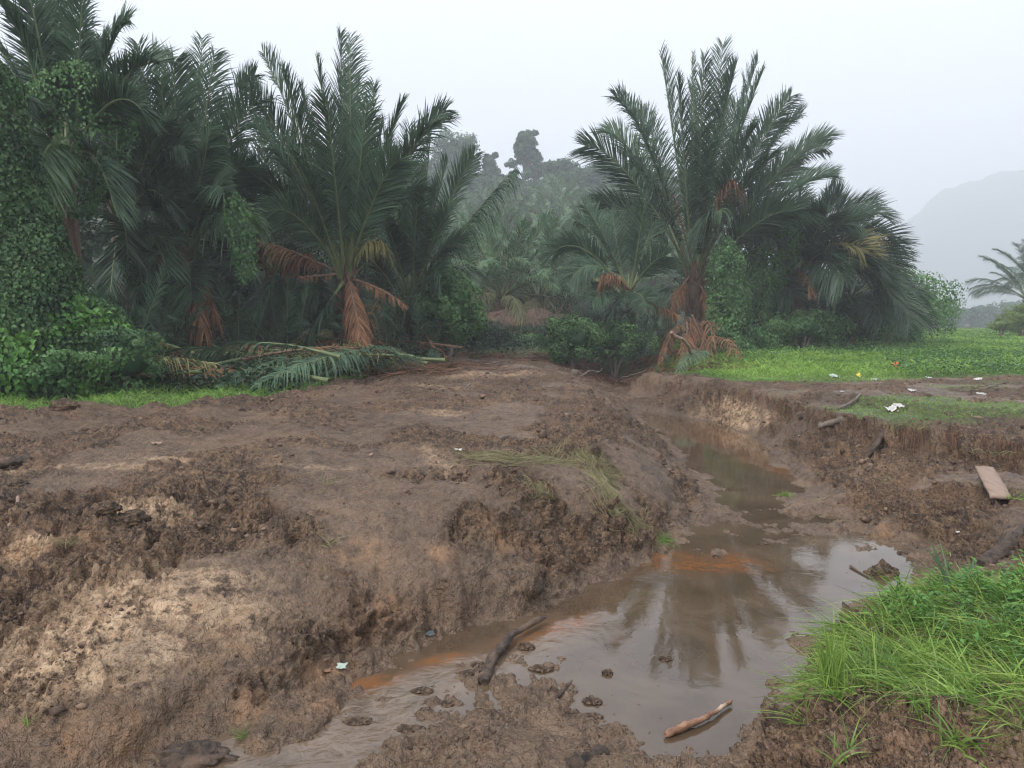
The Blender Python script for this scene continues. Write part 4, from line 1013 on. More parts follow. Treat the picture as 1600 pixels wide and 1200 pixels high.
# ================================================================== grass
def blades(g, x, y, z, ln, wd, rng, lean=.5, dirn=None, k=3, tint=None, curl=.6, spread=1.0):
    n = len(x); a = rng.uniform(0, 2 * math.pi, n)
    h = np.stack([np.cos(a), np.sin(a)], -1) * spread
    if dirn is not None: h = h + np.asarray(dirn)
    ll = (lean * rng.uniform(.3, 1.5, n))[:, None]
    d = unit(np.concatenate([h * ll, np.ones((n, 1))], 1))
    u = np.linspace(0, 1, k)[None, :, None]; L_ = np.asarray(ln).reshape(-1, 1, 1) * np.ones((n, 1, 1))
    hz = np.concatenate([unit(h), np.zeros((n, 1))], 1)
    cu = (curl * rng.uniform(.3, 1.5, n))[:, None, None]
    p0 = np.stack([x, y, z], -1)
    path = p0[:, None] + d[:, None] * L_ * u + (hz[:, None] * .45 - np.array([0, 0, .55])) * L_ * cu * u ** 2
    sd = unit(np.cross(d, rng.normal(size=(n, 3))))
    w = np.interp(np.linspace(0, 1, k), [0, .35, .75, 1], [.7, 1, .6, .05])[None] * np.asarray(wd).reshape(-1, 1)
    g.ribbons(path, w, sd, rng.uniform(0, 1, n) if tint is None else tint)
rng = np.random.default_rng(101)
# field beyond the ditch
n = 150000
yy = np.exp(rng.uniform(math.log(8.2), math.log(92), n)); xx = (yy + 1.5) * rng.uniform(.18, .79, n)
ok = (east_field(xx, yy) > .12); xx, yy = xx[ok], yy[ok]
gm = mask('green', xx, yy); br = mask('bare', xx, yy)
ok = rng.random(len(xx)) < np.where(br > .35, .015 + .8 * sstep(.15, .7, gm), .25 + .75 * gm)
xx, yy, br = xx[ok], yy[ok], br[ok]
tall = sstep(0, 2.2, lush(xx, yy)) * (.65 + .8 * fbm(xx * .5, yy * .5, 0, 3, 103))
ln = rng.uniform(.05, .12, len(xx)) + tall * rng.uniform(.08, .34, len(xx)); ln *= np.where(br > .5, .7, 1)
wd = np.maximum(.007, yy * .0011) * rng.uniform(.8, 1.5, len(xx)) * (.6 + tall)
tn = np.clip(.5 + 1.3 * fbm(xx * .45, yy * .45, 0, 3, 104) + rng.normal(0, .22, len(xx)), 0, 1)
g = G(); blades(g, xx, yy, gh(xx, yy) - .01, ln, wd, rng, .7, None, 3, tn)
obj('grass', g, M['grass'], label='bright green grass and weeds covering the field beyond the ditch', kind='stuff')
# weeds with small broad leaves in the field
n = 9000; yy = np.exp(rng.uniform(math.log(13), math.log(45), n)); xx = (yy + 1.5) * rng.uniform(.18, .79, n)
ok = (lush(xx, yy) > .2) & (fbm(xx * .35, yy * .35, 0, 3, 105) > -.02); xx, yy = xx[ok], yy[ok]; n = len(xx)
g = G(); c = np.repeat(np.stack([xx, yy, gh(xx, yy) + rng.uniform(.05, .32, n)], -1), 4, 0) + rng.normal(0, .07, (4 * n, 3))
g.leaves(c, rng.normal(size=(4 * n, 3)) * [1, 1, .4], rng.normal(0, .5, (4 * n, 3)) + [0, 0, 1], rng.uniform(.05, .12, 4 * n), .05, rng.uniform(0, 1, 4 * n))
obj('weeds', g, M['shrub'], kind='stuff')
# strip of grass along the road's west side
n = 26000; yy = rng.uniform(8.5, 17, n); xx = (yy + 1.5) * rng.uniform(-.79, -.05, n); wgv = west_green(xx, yy)
ok = (wgv > .05) & (wgv < 3.5) & (mask('green', xx, yy) > .3); xx, yy = xx[ok], yy[ok]
g = G(); blades(g, xx, yy, gh(xx, yy) - .01, rng.uniform(.07, .24, len(xx)), rng.uniform(.008, .016, len(xx)), rng, .8, None, 3)
obj('grass', g, M['grass'], kind='stuff')
# low weeds and ground cover at the feet of the palms
n = 16000; yy = rng.uniform(12.5, 34, n); xx = (yy + 1.5) * rng.uniform(-.8, .55, n); wgv = west_green(xx, yy)
ok = ((wgv > .9) & (xx < 3.0)) | ((wgv > .4) & (xx > 1.0) & (xx < 12) & (yy > 24)); ok &= ~((xx > -2.0) & (xx < 1.5) & (yy < 25))
xx, yy = xx[ok], yy[ok]; n = len(xx)
g = G(); c = np.repeat(np.stack([xx, yy, gh(xx, yy) + rng.uniform(.0, .35, n)], -1), 3, 0) + rng.normal(0, .10, (3 * n, 3))
g.leaves(c, rng.normal(size=(3 * n, 3)) * [1, 1, .4], rng.normal(0, .5, (3 * n, 3)) + [0, 0, 1], rng.uniform(.08, .2, 3 * n), .07, rng.uniform(0, 1, 3 * n))
obj('undergrowth', g, M['shrub_dark'], kind='stuff')

# knoll in front: flattened long grass
def knoll_pts(n):
    q = []
    poly = np.array([P(*v)[:2] for v in ((1262, 1006, .38), (1330, 972, .42), (1400, 935, .42), (1470, 912, .40), (1620, 905, .44), (1760, 980, .6), (1700, 1160, .72), (1500, 1140, .62), (1400, 1100, .5), (1300, 1095, .42), (1262, 1060, .40))])
    lo, hi = poly.min(0), poly.max(0)
    P_ = rng.uniform(lo, hi, (n, 2)); inside = np.zeros(n, bool); j = len(poly) - 1
    for i in range(len(poly)):
        a, b = poly[i], poly[j]
        c_ = ((a[1] > P_[:, 1]) != (b[1] > P_[:, 1])) & (P_[:, 0] < (b[0] - a[0]) * (P_[:, 1] - a[1]) / (b[1] - a[1]) + a[0]); inside ^= c_; j = i
    return P_[inside]
kp = knoll_pts(780); g = G(); g_b = G()
for i, (x, y) in enumerate(kp):
    m_ = rng.integers(10, 24); xs, ys = x + rng.normal(0, .025, m_), y + rng.normal(0, .025, m_)
    a = rng.normal(2.9, 1.9); dn = np.array([math.cos(a), math.sin(a)]) * rng.uniform(.2, 1.5)
    blades(g, xs, ys, gh(xs, ys) - .01, rng.uniform(.10, .34, m_) * rng.uniform(.7, 1.15), rng.uniform(.004, .0085, m_), rng, rng.uniform(.7, 2.2), dn, 6, np.clip(rng.normal(rng.uniform(-.1, 1.0), .25, m_), 0, 1), rng.uniform(.5, 1.3), .6)
kq = knoll_pts(2600); blades(g, kq[:, 0], kq[:, 1], gh(kq[:, 0], kq[:, 1]) - .01, rng.uniform(.05, .15, len(kq)), .006 * np.ones(len(kq)), rng, 1.2, None, 5)
obj('grass', g, M['grass_near'], label='long fresh green grass bent over the near bank', kind='stuff')
# yellow and dry blades among it
kq = knoll_pts(1500); g = G(); blades(g, kq[:, 0], kq[:, 1], gh(kq[:, 0], kq[:, 1]), rng.uniform(.08, .3, len(kq)), .005 * np.ones(len(kq)), rng, 2.4, (-.3, 0), 6, None, 1.0)
obj('dry_grass', g, M['palm_yellow'], kind='stuff')
# sparse tufts: margins of the knoll and the soil in front of it
def tuft(label, px, py, z=None, n=26, ln=.2, w=.006, mat='grass_near', seed=0, lean=.7, rad=.03, name='grass_tuft', cat='grass', dirn=None, group=None, curl=.6):
    r = np.random.default_rng(seed); p = onground(px, py) if z is None else P(px, py, z)
    g = G(); xs, ys = r.normal(0, rad, n), r.normal(0, rad, n)
    blades(g, xs, ys, 0 * xs - .01, r.uniform(.45, 1.1, n) * ln, r.uniform(.7, 1.3, n) * w, r, lean, dirn, 7, None, curl)
    return obj(name, g, M[mat], None, p, label, cat, group)
tuft('small bright grass tuft standing alone in the middle of the ditch', 1228, 776, .0, 70, .15, .008, 'grass_near', 1, 1.2, .04)
tuft('tall upright clump of grass at the water-side edge of the grassy knoll', 1300, 1075, None, 60, .34, .008, 'grass_near', 2, .16, .03, curl=.2)
tuft('long broad blades leaning out from the knoll above the pool edge', 1385, 985, None, 46, .34, .010, 'grass_near', 3, .7, .035, dirn=(.6, .3))
tuft('pair of broad reed blades rising from the back of the knoll', 1490, 925, None, 6, .36, .020, 'palm_pale', 4, .35, .02, 'reed', 'reed', curl=.25)
tuft('pale tuft of wide reed blades beside the muddy bank', 1515, 918, None, 14, .24, .014, 'palm_pale', 5, .4, .02, 'reed', 'reed', curl=.5)
tuft('sparse grass tuft on the soil at the bottom edge of the near bank', 1320, 1190, None, 22, .20, .007, 'grass_near', 6)
tuft('grass tuft on bare soil under the knoll, second along the bottom edge', 1500, 1165, None, 50, .22, .007, 'grass_near', 7, .9)
tuft('thin tuft hanging over the crumbling edge of the near bank', 1255, 1120, None, 26, .22, .005, 'grass_near', 8, 1.1, dirn=(-.8, 0))
tuft('grass tuft beside the shallow stream at the foot of the sandy slope', 385, 1150, None, 36, .11, .004, 'grass', 9, 1.0, .02)
tuft('tiny green shoots on the sandy slope', 45, 1130, None, 10, .11, .004, 'grass_near', 10, .3, .01)
tuft('wilted grass clump half buried on the muddy slope', 510, 848, None, 50, .14, .006, 'straw_green', 11, 1.6, .05)
tuft('long limp grass blades sprawled on the mud below the lip', 505, 755, None, 16, .3, .006, 'straw_green', 12, 1.6, .05)
tuft('small tuft on the brown slope under the lumpy lip', 95, 850, None, 34, .13, .005, 'straw_green', 13, 1.1, .05)
tuft('low green weed on the sloping cut bank above the mud flat', 1392, 752, None, 40, .12, .008, 'straw_green', 14, 1.2, .06)
tuft('patch of wilted weed on the cut bank above the plank', 1570, 708, None, 90, .16, .010, 'straw_green', 15, 1.5, .16)
tuft('low green weed in the mud behind the near pool', 1478, 862, None, 50, .09, .006, 'grass', 16, 1.2, .05)
tuft('small green weed at the frame edge below the plank', 1590, 778, None, 30, .12, .007, 'grass', 17, 1.0, .04)
tuft('grass tuft hanging over the brink of the cut bank beside the torn plastic', 1440, 666, None, 60, .16, .008, 'straw_green', 18, 1.6, .12, dirn=(-.3, -1))
# broad leaved weeds on the knoll
g = G(); kq = kp[(kp[:, 0] > P(1420, 1000, .5)[0])][:240]
for x, y in kq:
    h = rng.uniform(.06, .2); m_ = 9; c = np.array([x, y, float(gh(x, y))]) + np.c_[rng.normal(0, .025, m_), rng.normal(0, .025, m_), np.linspace(.02, h, m_)]
    g.leaves(c, rng.normal(size=(m_, 3)) * [1, 1, .2] + [0, 0, .2], rng.normal(0, .3, (m_, 3)) + [0, 0, 1], rng.uniform(.035, .06, m_), .022, rng.uniform(.2, 1, m_))
obj('weeds', g, M['vine_bright'], kind='stuff')

# straggling flattened grass over the nose of the heap
def swath(g, path_px, n, width, ln, rng, w=.004, lift=.015, wander=.35):
    pth = np.array([onground(*q) for q in path_px]); seg = np.linalg.norm(np.diff(pth, axis=0), axis=1); cum = np.r_[0, np.cumsum(seg)]; tot = cum[-1]
    L_ = rng.uniform(*ln, n); s0 = rng.uniform(0, tot, n); off = rng.normal(0, width, n); wob = rng.normal(0, wander, n); k = 7; u = np.linspace(0, 1, k)
    s = np.clip(s0[:, None] + L_[:, None] * u, 0, tot)
    X = np.interp(s, cum, pth[:, 0]); Y = np.interp(s, cum, pth[:, 1])
    dx, dy = np.gradient(X, axis=1), np.gradient(Y, axis=1); nl = np.maximum(np.hypot(dx, dy), 1e-6)
    o = off[:, None] + wob[:, None] * L_[:, None] * (u - .5) + rng.normal(0, .008, (n, k))
    X = X - dy / nl * o; Y = Y + dx / nl * o
    Z = gh(X, Y) + lift * rng.uniform(.2, 1.6, (n, 1)) + .02 * np.sin(u * 3.1) * rng.uniform(0, 1, (n, 1))
    path = np.stack([X, Y, Z], -1)
    g.ribbons(path, w * rng.uniform(.7, 1.4, (n, 1)) * np.interp(u, [0, .5, 1], [.8, 1, .2]), unit(rng.normal(size=(n, 3)) + [0, 0, 0]), np.clip(rng.normal(.4, .25, n), 0, 1))
g = G()
swath(g, [(700, 712), (800, 722), (880, 716), (950, 722)], 900, .10, (.2, .6), rng)
swath(g, [(905, 705), (930, 745), (962, 790), (1000, 825), (1040, 845)], 1100, .08, (.2, .5), rng)
swath(g, [(930, 720), (950, 745), (955, 760)], 220, .06, (.1, .3), rng)
swath(g, [(810, 742), (840, 760), (850, 775)], 160, .06, (.1, .3), rng)
obj('flattened_grass', g, M['straw_green'], kind='stuff')
tuft('fresh green tips where the flattened grass meets the water', 1030, 842, None, 90, .14, .005, 'grass', 31, 1.6, .05, dirn=(1.2, -.6))
tuft('greener clump in the flattened grass on the nose of the heap', 948, 742, None, 80, .16, .005, 'straw_green', 32, 1.6, .06, dirn=(.6, -.8))

# ================================================================== mud crumbs, straw and roots
ico = []
ph = (1 + 5 ** .5) / 2
ICV = unit(np.array([(-1, ph, 0), (1, ph, 0), (-1, -ph, 0), (1, -ph, 0), (0, -1, ph), (0, 1, ph), (0, -1, -ph), (0, 1, -ph), (ph, 0, -1), (ph, 0, 1), (-ph, 0, -1), (-ph, 0, 1)]))
ICF = np.array([(0, 11, 5), (0, 5, 1), (0, 1, 7), (0, 7, 10), (0, 10, 11), (1, 5, 9), (5, 11, 4), (11, 10, 2), (10, 7, 6), (7, 1, 8), (3, 9, 4), (3, 4, 2), (3, 2, 6), (3, 6, 8), (3, 8, 9), (4, 9, 5), (2, 4, 11), (6, 2, 10), (8, 6, 7), (9, 8, 1)])
def crumbs(g, x, y, size, rng, sink=.25):
    n = len(x); z = gh(x, y)
    sc = size[:, None] * rng.uniform(.55, 1.25, (n, 3)) * [1, 1, .75]
    v = ICV[None] * rng.uniform(.7, 1.25, (n, 12, 1)) * sc[:, None]
    a = rng.uniform(0, 6.28, n); c, s = np.cos(a)[:, None], np.sin(a)[:, None]
    v = np.stack([v[..., 0] * c - v[..., 1] * s, v[..., 0] * s + v[..., 1] * c, v[..., 2]], -1) + np.stack([x, y, z + size * (.5 - sink)], -1)[:, None]
    f = ICF[None] + (np.arange(n) * 12)[:, None, None]
    g.add(v.reshape(-1, 3), f.reshape(-1, 3), np.repeat(rng.uniform(0, 1, n), 12))
n = 75000; yy = np.exp(rng.uniform(math.log(2.4), math.log(24), n)); xx = (yy + 1.5) * rng.uniform(-.78, .78, n)
rg = mask('rough', xx, yy); cl = fbm(xx * 2.2, yy * 2.2, 0, 3, 140); hh = mask('h', xx, yy)
ok = (rng.random(n) < np.clip(rg, 0, 1) ** 1.5 * sstep(-.25, .30, cl)) & (hh > .03)
xx, yy = xx[ok], yy[ok]; sz = rng.lognormal(math.log(.0075), .6, len(xx)) * np.clip(yy / 5, .8, 2.4)
g = G(); crumbs(g, xx, yy, np.clip(sz, .003, .06), rng); print('crumbs', len(xx))
me = g.mesh('soil_crumbs', False); me.materials.append(M['clod']); obj('soil_crumbs', me, kind='stuff')
# straw, roots and fibres strewn on the mud
def strewn(g, x, y, ln, wd, rng, lift=.012, k=4, up=.25, tint=None):
    n = len(x); a = rng.uniform(0, 6.28, n); u = np.linspace(-.5, .5, k)
    X = x[:, None] + np.cos(a)[:, None] * u * ln[:, None] + rng.normal(0, .06, (n, k)) * ln[:, None]; Y = y[:, None] + np.sin(a)[:, None] * u * ln[:, None] + rng.normal(0, .06, (n, k)) * ln[:, None]
    Z = gh(X, Y) + lift * rng.uniform(.2, 1.2, (n, 1)) + np.maximum(0, u) * (ln * up * rng.uniform(0, 1, n) ** 3)[:, None]
    g.ribbons(np.stack([X, Y, Z], -1), wd[:, None] * np.interp(u, [-.5, 0, .5], [.6, 1, .3])[None], unit(rng.normal(size=(n, 3)) + [0, 0, .2]), rng.uniform(0, 1, n) if tint is None else tint)
n = 13000; yy = np.exp(rng.uniform(math.log(2.4), math.log(26), n)); xx = (yy + 1.5) * rng.uniform(-.78, .78, n)
ok = (mask('h', xx, yy) > .02) & (mask('grassy', xx, yy) < .8) & (fbm(xx * 1.4, yy * 1.4, 0, 3, 150) > -.1); xx, yy = xx[ok], yy[ok]
g = G(); strewn(g, xx, yy, rng.uniform(.03, .16, len(xx)) * np.clip(yy / 7, .7, 2), rng.uniform(.0012, .0035, len(xx)) * np.clip(yy / 4, 1, 4), rng)
h_ = len(xx) // 2
obj('strewn_straw', g, M['fibre'], kind='stuff')
n = 2200; yy = np.exp(rng.uniform(math.log(2.6), math.log(20), n)); xx = (yy + 1.5) * rng.uniform(-.78, .78, n)
ok = (mask('h', xx, yy) > .02); xx, yy = xx[ok], yy[ok]
g = G(); strewn(g, xx, yy, rng.uniform(.03, .2, len(xx)) * np.clip(yy / 7, .6, 2), rng.uniform(.0012, .003, len(xx)) * np.clip(yy / 4, 1, 4), rng); obj('strewn_straw', g, M['straw'], kind='stuff')
# fibrous rubbish around the foot of the tallest palm and the end of the road
g = G()
for (px, py, z, rx, ry, n_) in ((1060, 565, .9, 2.2, 1.8, 2400), (980, 575, .6, 2.2, 1.8, 1700), (1100, 575, .8, 1.6, .8, 500), (760, 556, 1.0, 3.5, 2.5, 900), (560, 575, 1.1, 2.4, .8, 900), (660, 565, 1.1, 1.8, .8, 600)):
    c = P(px, py, z); x, y = c[0] + rng.normal(0, rx * .5, n_), c[1] + rng.normal(0, ry * .5, n_)
    strewn(g, x, y, rng.uniform(.2, .9, n_), rng.uniform(.012, .03, n_), rng, .06, 4, .5)
obj('fibre_litter', g, M['fibre'], kind='stuff')
# roots dangling from the brink of the cut bank
n = 1500; u = rng.uniform(0, 1, n); cum = np.linspace(0, 1, len(_br)); bx = np.interp(u, cum, _br[:, 0]); by = np.interp(u, cum, _br[:, 1])
k = 6; uu = np.linspace(0, 1, k); L_ = rng.uniform(.08, .4, n)
dx = rng.normal(0, .12, n) - .35; dy = -rng.uniform(.3, 1.0, n)
X = bx[:, None] + dx[:, None] * L_[:, None] * uu + rng.normal(0, .01, (n, k)); Y = by[:, None] + dy[:, None] * L_[:, None] * uu * 1.3
Z = gh(X, Y) + .02 + .02 * np.sin(uu * 3)
g = G(); g.ribbons(np.stack([X, Y, Z], -1), rng.uniform(.003, .008, (n, 1)) * np.interp(uu, [0, 1], [1.2, .3])[None], unit(rng.normal(size=(n, 3))), rng.uniform(0, .6, n))
obj('bank_roots', g, M['fibre'], kind='stuff')

# ================================================================== single things lying about
def stick(label, a, b, ra, rb, mat='stick', name='stick', cat='stick', bend=.03, lift=None, za=None, zb=None, sides=8, seed=0, k=9, jit=.1, group=None):
    k = int(k * 2.2); sides = sides + 3; jit = min(.28, jit * 1.4)
    r = np.random.default_rng(seed); p = onground(*a) if za is None else P(a[0], a[1], za); q = onground(*b) if zb is None else P(b[0], b[1], zb)
    t = np.linspace(0, 1, k); ln = np.linalg.norm(q - p); side = unit(np.cross(q - p, [0, 0, 1.]))
    pth = p + (q - p) * t[:, None] + side * (np.sin(t * math.pi) * bend * ln)[:, None] + np.cumsum(r.normal(0, .004, (k, 3)), 0) * ln
    pth[:, 2] += (ra * .15 if lift is None else lift)
    o = pth[0].copy(); g = G(); g.tube(pth - o, np.interp(t, [0, 1], [ra, rb]) * (1 + .18 * noise(t * 9, t * 0 + seed, 0, seed)) * np.interp(t, [0, .03, .96, 1], [.72, 1, 1, .6]), sides, .5, jit=jit, rng=r)
    return obj(name, g, M[mat], None, o, label, cat, group)
stick('cinnamon brown stick with peeling bark lying in the near pool', (1040, 1150), (1143, 1093), .020, .011, 'stick', za=.012, zb=.03, seed=1, k=14, bend=.05, jit=.18)
stick('dark waterlogged branch half sunk between the stream and the pool', (757, 1068), (862, 974), .040, .018, 'wood_wet', 'branch', 'branch', za=.01, zb=.015, seed=2, bend=-.10, k=14, jit=.2)
stick('dark charred log end poking in at the bottom of the pool', (890, 1210), (945, 1178), .06, .045, 'wood_wet', 'log', 'log', za=.0, zb=.02, seed=3, sides=10, jit=.2)
stick('broken curl of bark standing in the shallow mud', (862, 1097), (893, 1062), .016, .006, 'wood_wet', 'bark_piece', 'bark', za=.0, zb=.06, seed=4)
stick('dark thin stick lying against the mud lump in the pool', (1328, 884), (1372, 908), .010, .008, 'wood_wet', za=.01, zb=.01, seed=5)
stick('short brown stick on the muddy road above the flattened grass', (760, 697), (795, 684), .030, .022, 'wood_wet', seed=6, bend=.0)
stick('pale bare stick lying down the slope at the frame edge', (2, 838), (34, 772), .018, .012, 'wood_pale', seed=7, bend=.04)
stick('black rotten log end on the lip of the heap at the frame edge', (-40, 735), (50, 716), .05, .03, 'wood_wet', 'log', 'log', seed=8, sides=10, jit=.25)
stick('long split trunk lying along the shoulder of the embankment', (915, 583), (962, 636), .10, .06, 'bark', 'log', 'log', seed=9, bend=.06, sides=8, jit=.35, k=16)
stick('muddy slanting log at the frame edge behind the grassy knoll', (1535, 885), (1640, 780), .065, .08, 'wood_wet', 'log', 'log', seed=10, sides=10, jit=.2, k=14)
stick('dark log lodged under the brink of the cut bank', (1248, 652), (1322, 640), .06, .05, 'wood_wet', 'log', 'log', seed=11, sides=9, jit=.25)
stick('dark root slanting down the cut bank', (1352, 718), (1385, 668), .03, .045, 'wood_wet', 'root', 'root', seed=12, jit=.3)
stick('crooked thin branch on the cut bank below the dark log', (1248, 680), (1275, 662), .02, .012, 'bark', 'branch', 'branch', seed=13)
stick('thin branch lying flat in the shallow puddle behind the pool', (1298, 797), (1362, 796), .016, .01, 'wood_wet', 'branch', 'branch', za=.02, zb=.03, seed=14)
stick('second thick log in the hollow of the cut bank', (1280, 668), (1318, 655), .04, .05, 'bark', 'log', 'log', seed=15, jit=.3)
stick('pale chip of wood standing at the puddle edge', (1382, 797), (1398, 788), .022, .01, 'wood_pale', 'wood_chip', 'wood', seed=16)
stick('fine forked twig on the muddy slope', (500, 928), (540, 880), .006, .003, 'wood_wet', 'twig', 'twig', seed=17, bend=.12)
stick('bent bare twig arching over the flattened grass', (908, 770), (915, 735), .004, .002, 'straw' if False else 'wood_pale', 'twig', 'twig', seed=18, bend=.3)
stick('pale stalk leaning across the debris at the tallest palm foot', (1050, 520), (1075, 565), .05, .03, 'wood_pale', 'stalk', 'palm stalk', seed=19, za=1.9, zb=.9)
for i, (a, b, lb) in enumerate([((965, 598), (1010, 585), 'grey stick on the debris at the head of the ditch'), ((905, 590), (950, 575), 'thin stick across the head of the ditch'), ((1035, 585), (1060, 560), 'brown stalk stuck in the debris under the tallest palm'),
        ((728, 607), (738, 590), 'short stake lying on the far part of the road'), ((1310, 640), (1345, 618), 'thin branch lying on the trodden bank top'), ((1500, 612), (1560, 606), 'dark branch at the edge of the field grass'), ((1540, 625), (1590, 620), 'thin pale stick on the trodden strip of the field')]):
    stick(lb, a, b, .025, .015, 'bark', seed=30 + i)
# weathered plank
def plank():
    a, b = onground(1537, 744), onground(1563, 790); a[2] += .10; b[2] += .085
    d = b - a; ln = np.linalg.norm(d) * 1.02; ux = unit(d); uy = unit(np.cross([0, 0, 1.], ux)); uz = np.cross(ux, uy)
    r = np.random.default_rng(5); nx, ny = 14, 5; W, T = .175, .032; g = G()
    xs = np.linspace(0, ln, nx); ys = np.linspace(-W / 2, W / 2, ny)
    ws = 1 + .03 * r.normal(size=nx); top = np.array([[ux * x + uy * y * ws[i] + uz * (T / 2 + .004 * r.normal() - (.006 if j in (0, ny - 1) else 0)) for j, y in enumerate(ys)] for i, x in enumerate(xs)])
    bot = top - uz * T; i = np.arange(nx - 1)[:, None] * ny + np.arange(ny - 1)[None]; f = np.stack([i, i + ny, i + ny + 1, i + 1], -1).reshape(-1, 4)
    m_ = nx * ny; F = [f, f[:, ::-1] + m_]
    e = []
    for k in range(nx - 1):
        for j, fl in ((0, False), (ny - 1, True)):
            q = [k * ny + j, (k + 1) * ny + j, (k + 1) * ny + j + m_, k * ny + j + m_]; e.append(q if fl else q[::-1])
    for k in range(ny - 1):
        for i_, fl in ((0, True), (nx - 1, False)):
            q = [i_ * ny + k, i_ * ny + k + 1, i_ * ny + k + 1 + m_, i_ * ny + k + m_]; e.append(q if fl else q[::-1])
    g.add(np.concatenate([top.reshape(-1, 3), bot.reshape(-1, 3)]), np.concatenate(F + [np.array(e)]))
    obj('plank', g.mesh('plank', False), M['wood_pale'], None, a, 'pale weathered plank lying down the muddy bank', 'plank')
plank()
# lumps of mud standing out of the water
def lump(label, px, py, z, R, seed, spike=.0, mat='soil', name='mud_lump', cat='mud', group=None):
    r = np.random.default_rng(seed); p = P(px, py, z) if z is not None else onground(px, py)
    u = np.linspace(0, 2 * math.pi, 37)[:-1]; v = np.linspace(-.5, math.pi / 2, 16); U, W = np.meshgrid(u, v)
    d = np.stack([np.cos(U) * np.cos(W), np.sin(U) * np.cos(W), np.sin(W)], -1)
    k = 1 + .45 * fbm(d[..., 0] * 2.2 + seed, d[..., 1] * 2.2, d[..., 2] * 2.2, 3, seed) + .35 * (billow(d[..., 0] * 5, d[..., 1] * 5, d[..., 2] * 5, 2, seed) - .3)
    V = d * k[..., None] * R; V[..., 2] += spike * np.exp(-((V[..., 0] / (R[0] * .3)) ** 2 + (V[..., 1] / (R[1] * .4)) ** 2)) * (np.sin(W) > .1)
    i = np.arange(15)[:, None] * 36; j = np.arange(36)[None]; f = np.stack([i + j, i + (j + 1) % 36, i + 36 + (j + 1) % 36, i + 36 + j], -1).reshape(-1, 4)
    g = G(); g.add(V.reshape(-1, 3), f, .5); return obj(name, g, M[mat], None, p, label, cat, group)
lump('pointed lump of dark mud with a root standing in the pool', 1378, 896, 0, (.13, .10, .06), 1, .06)
lump('flat dark mud clod in the pool, above its twin', 925, 1097, 0, (.055, .05, .022), 2)
lump('flat dark mud clod in the pool, below its twin', 925, 1122, 0, (.055, .05, .02), 3)
lump('small broken clod beside the sunken branch', 846, 1046, 0, (.07, .05, .022), 4)
lump('small ragged clod in the open pool beyond the bark curl', 950, 1053, 0, (.035, .035, .025), 5)
lump('crumbly clod next to the dark branch end', 822, 1012, 0, (.06, .045, .03), 6)
lump('low mud clod at the near pool shore, under the curl of bark', 900, 1158, 0, (.05, .04, .02), 7)
lump('dark wet boulder of clay at the foot of the sandy slope', 300, 1186, .0, (.20, .09, .07), 8, 0, 'wood_wet', 'clay_boulder', 'clay')
lump('low clod at the shore of the pool beside the cut bank mud', 1412, 865, 0, (.07, .04, .02), 9)
lump('lone dark clod rising from the mud flat', 1295, 742, .04, (.13, .12, .10), 10)
lump('rounded brown clod at the edge of the lumpy shelf', 205, 812, None, (.11, .10, .06), 11)
lump('rounded brown clod on the shelf beside the larger clod', 165, 795, None, (.09, .08, .05), 12)
lump('dark clod on the lip of the heap', 20, 760, None, (.14, .10, .05), 13)
lump('lump of spoil on the rim of the road before the grass strip', 100, 636, None, (.16, .14, .10), 14)
for i, (px, py) in enumerate([(70, 1195), (750, 1040), (735, 1052), (700, 1100), (660, 1080), (640, 1140), (1040, 1030), (990, 1180), (560, 1128), (1120, 870), (1190, 850)]):
    lump('small clod in the shallow mud around the stream', px, py, 0.0, (.04 + .02 * (i % 3), .035, .016), 40 + i, group='small clods in the shallow water')
# litter
def scrap(label, px, py, w, h, mat, name, cat, seed, z=None, stand=.4, group=None):
    r = np.random.default_rng(seed); p = onground(px, py) if z is None else P(px, py, z); n = 9
    u, v = np.meshgrid(np.linspace(-.5, .5, n), np.linspace(-.5, .5, n))
    wob = 1 + .3 * noise(u * 4 + seed, v * 4, 0, seed)
    w, h = w * .62, h * .62; X, Y = u * w * wob, v * h * wob; Z = .5 * min(w, h) * fbm(u * 3.1 + seed, v * 3.1, 0, 3, seed) + (v + .5) * h * stand * .6 + .015
    g = G(); g.add(np.stack([X, Y, Z], -1).reshape(-1, 3), grid_faces(n, n)); return obj(name, g.mesh(name, False), M[mat], None, p, label, cat, group)
scrap('torn white plastic sheet caught on the brink of the cut bank', 1392, 642, .26, .24, 'plastic_white', 'plastic_sheet', 'litter', 1)
scrap('crumpled white plastic on the bank top beside the torn sheet', 1404, 636, .22, .18, 'plastic_white', 'plastic_scrap', 'litter', 2)
scrap('white scrap on the trodden strip below the orange scrap', 1425, 612, .22, .16, 'plastic_white', 'plastic_scrap', 'litter', 3)
scrap('long white scrap at the edge of the field grass', 1525, 593, .34, .2, 'plastic_white', 'plastic_scrap', 'litter', 4)
scrap('flat white scrap farther along the trodden strip', 1535, 617, .3, .12, 'plastic_white', 'plastic_scrap', 'litter', 5)
scrap('pale green plastic bag at the edge of the grass', 1305, 591, .30, .25, 'plastic_green', 'plastic_bag', 'litter', 6)
scrap('yellow wrapper at the edge of the grass', 1341, 589, .16, .17, 'plastic_yellow', 'wrapper', 'litter', 7, stand=1.0)
scrap('orange red plastic scrap standing in the grass', 1401, 576, .26, .30, 'plastic_orange', 'plastic_scrap', 'litter', 8, stand=1.3)
scrap('dull orange scrap lying in the grass edge', 1464, 585, .28, .16, 'stick', 'plastic_scrap', 'litter', 9, stand=.6)
scrap('small white scrap beside the dull orange one', 1452, 591, .24, .12, 'plastic_white', 'plastic_scrap', 'litter', 10)
scrap('blue green wrapper at the grass edge near the yellow one', 1366, 594, .22, .10, 'plastic_green', 'wrapper', 'litter', 11)
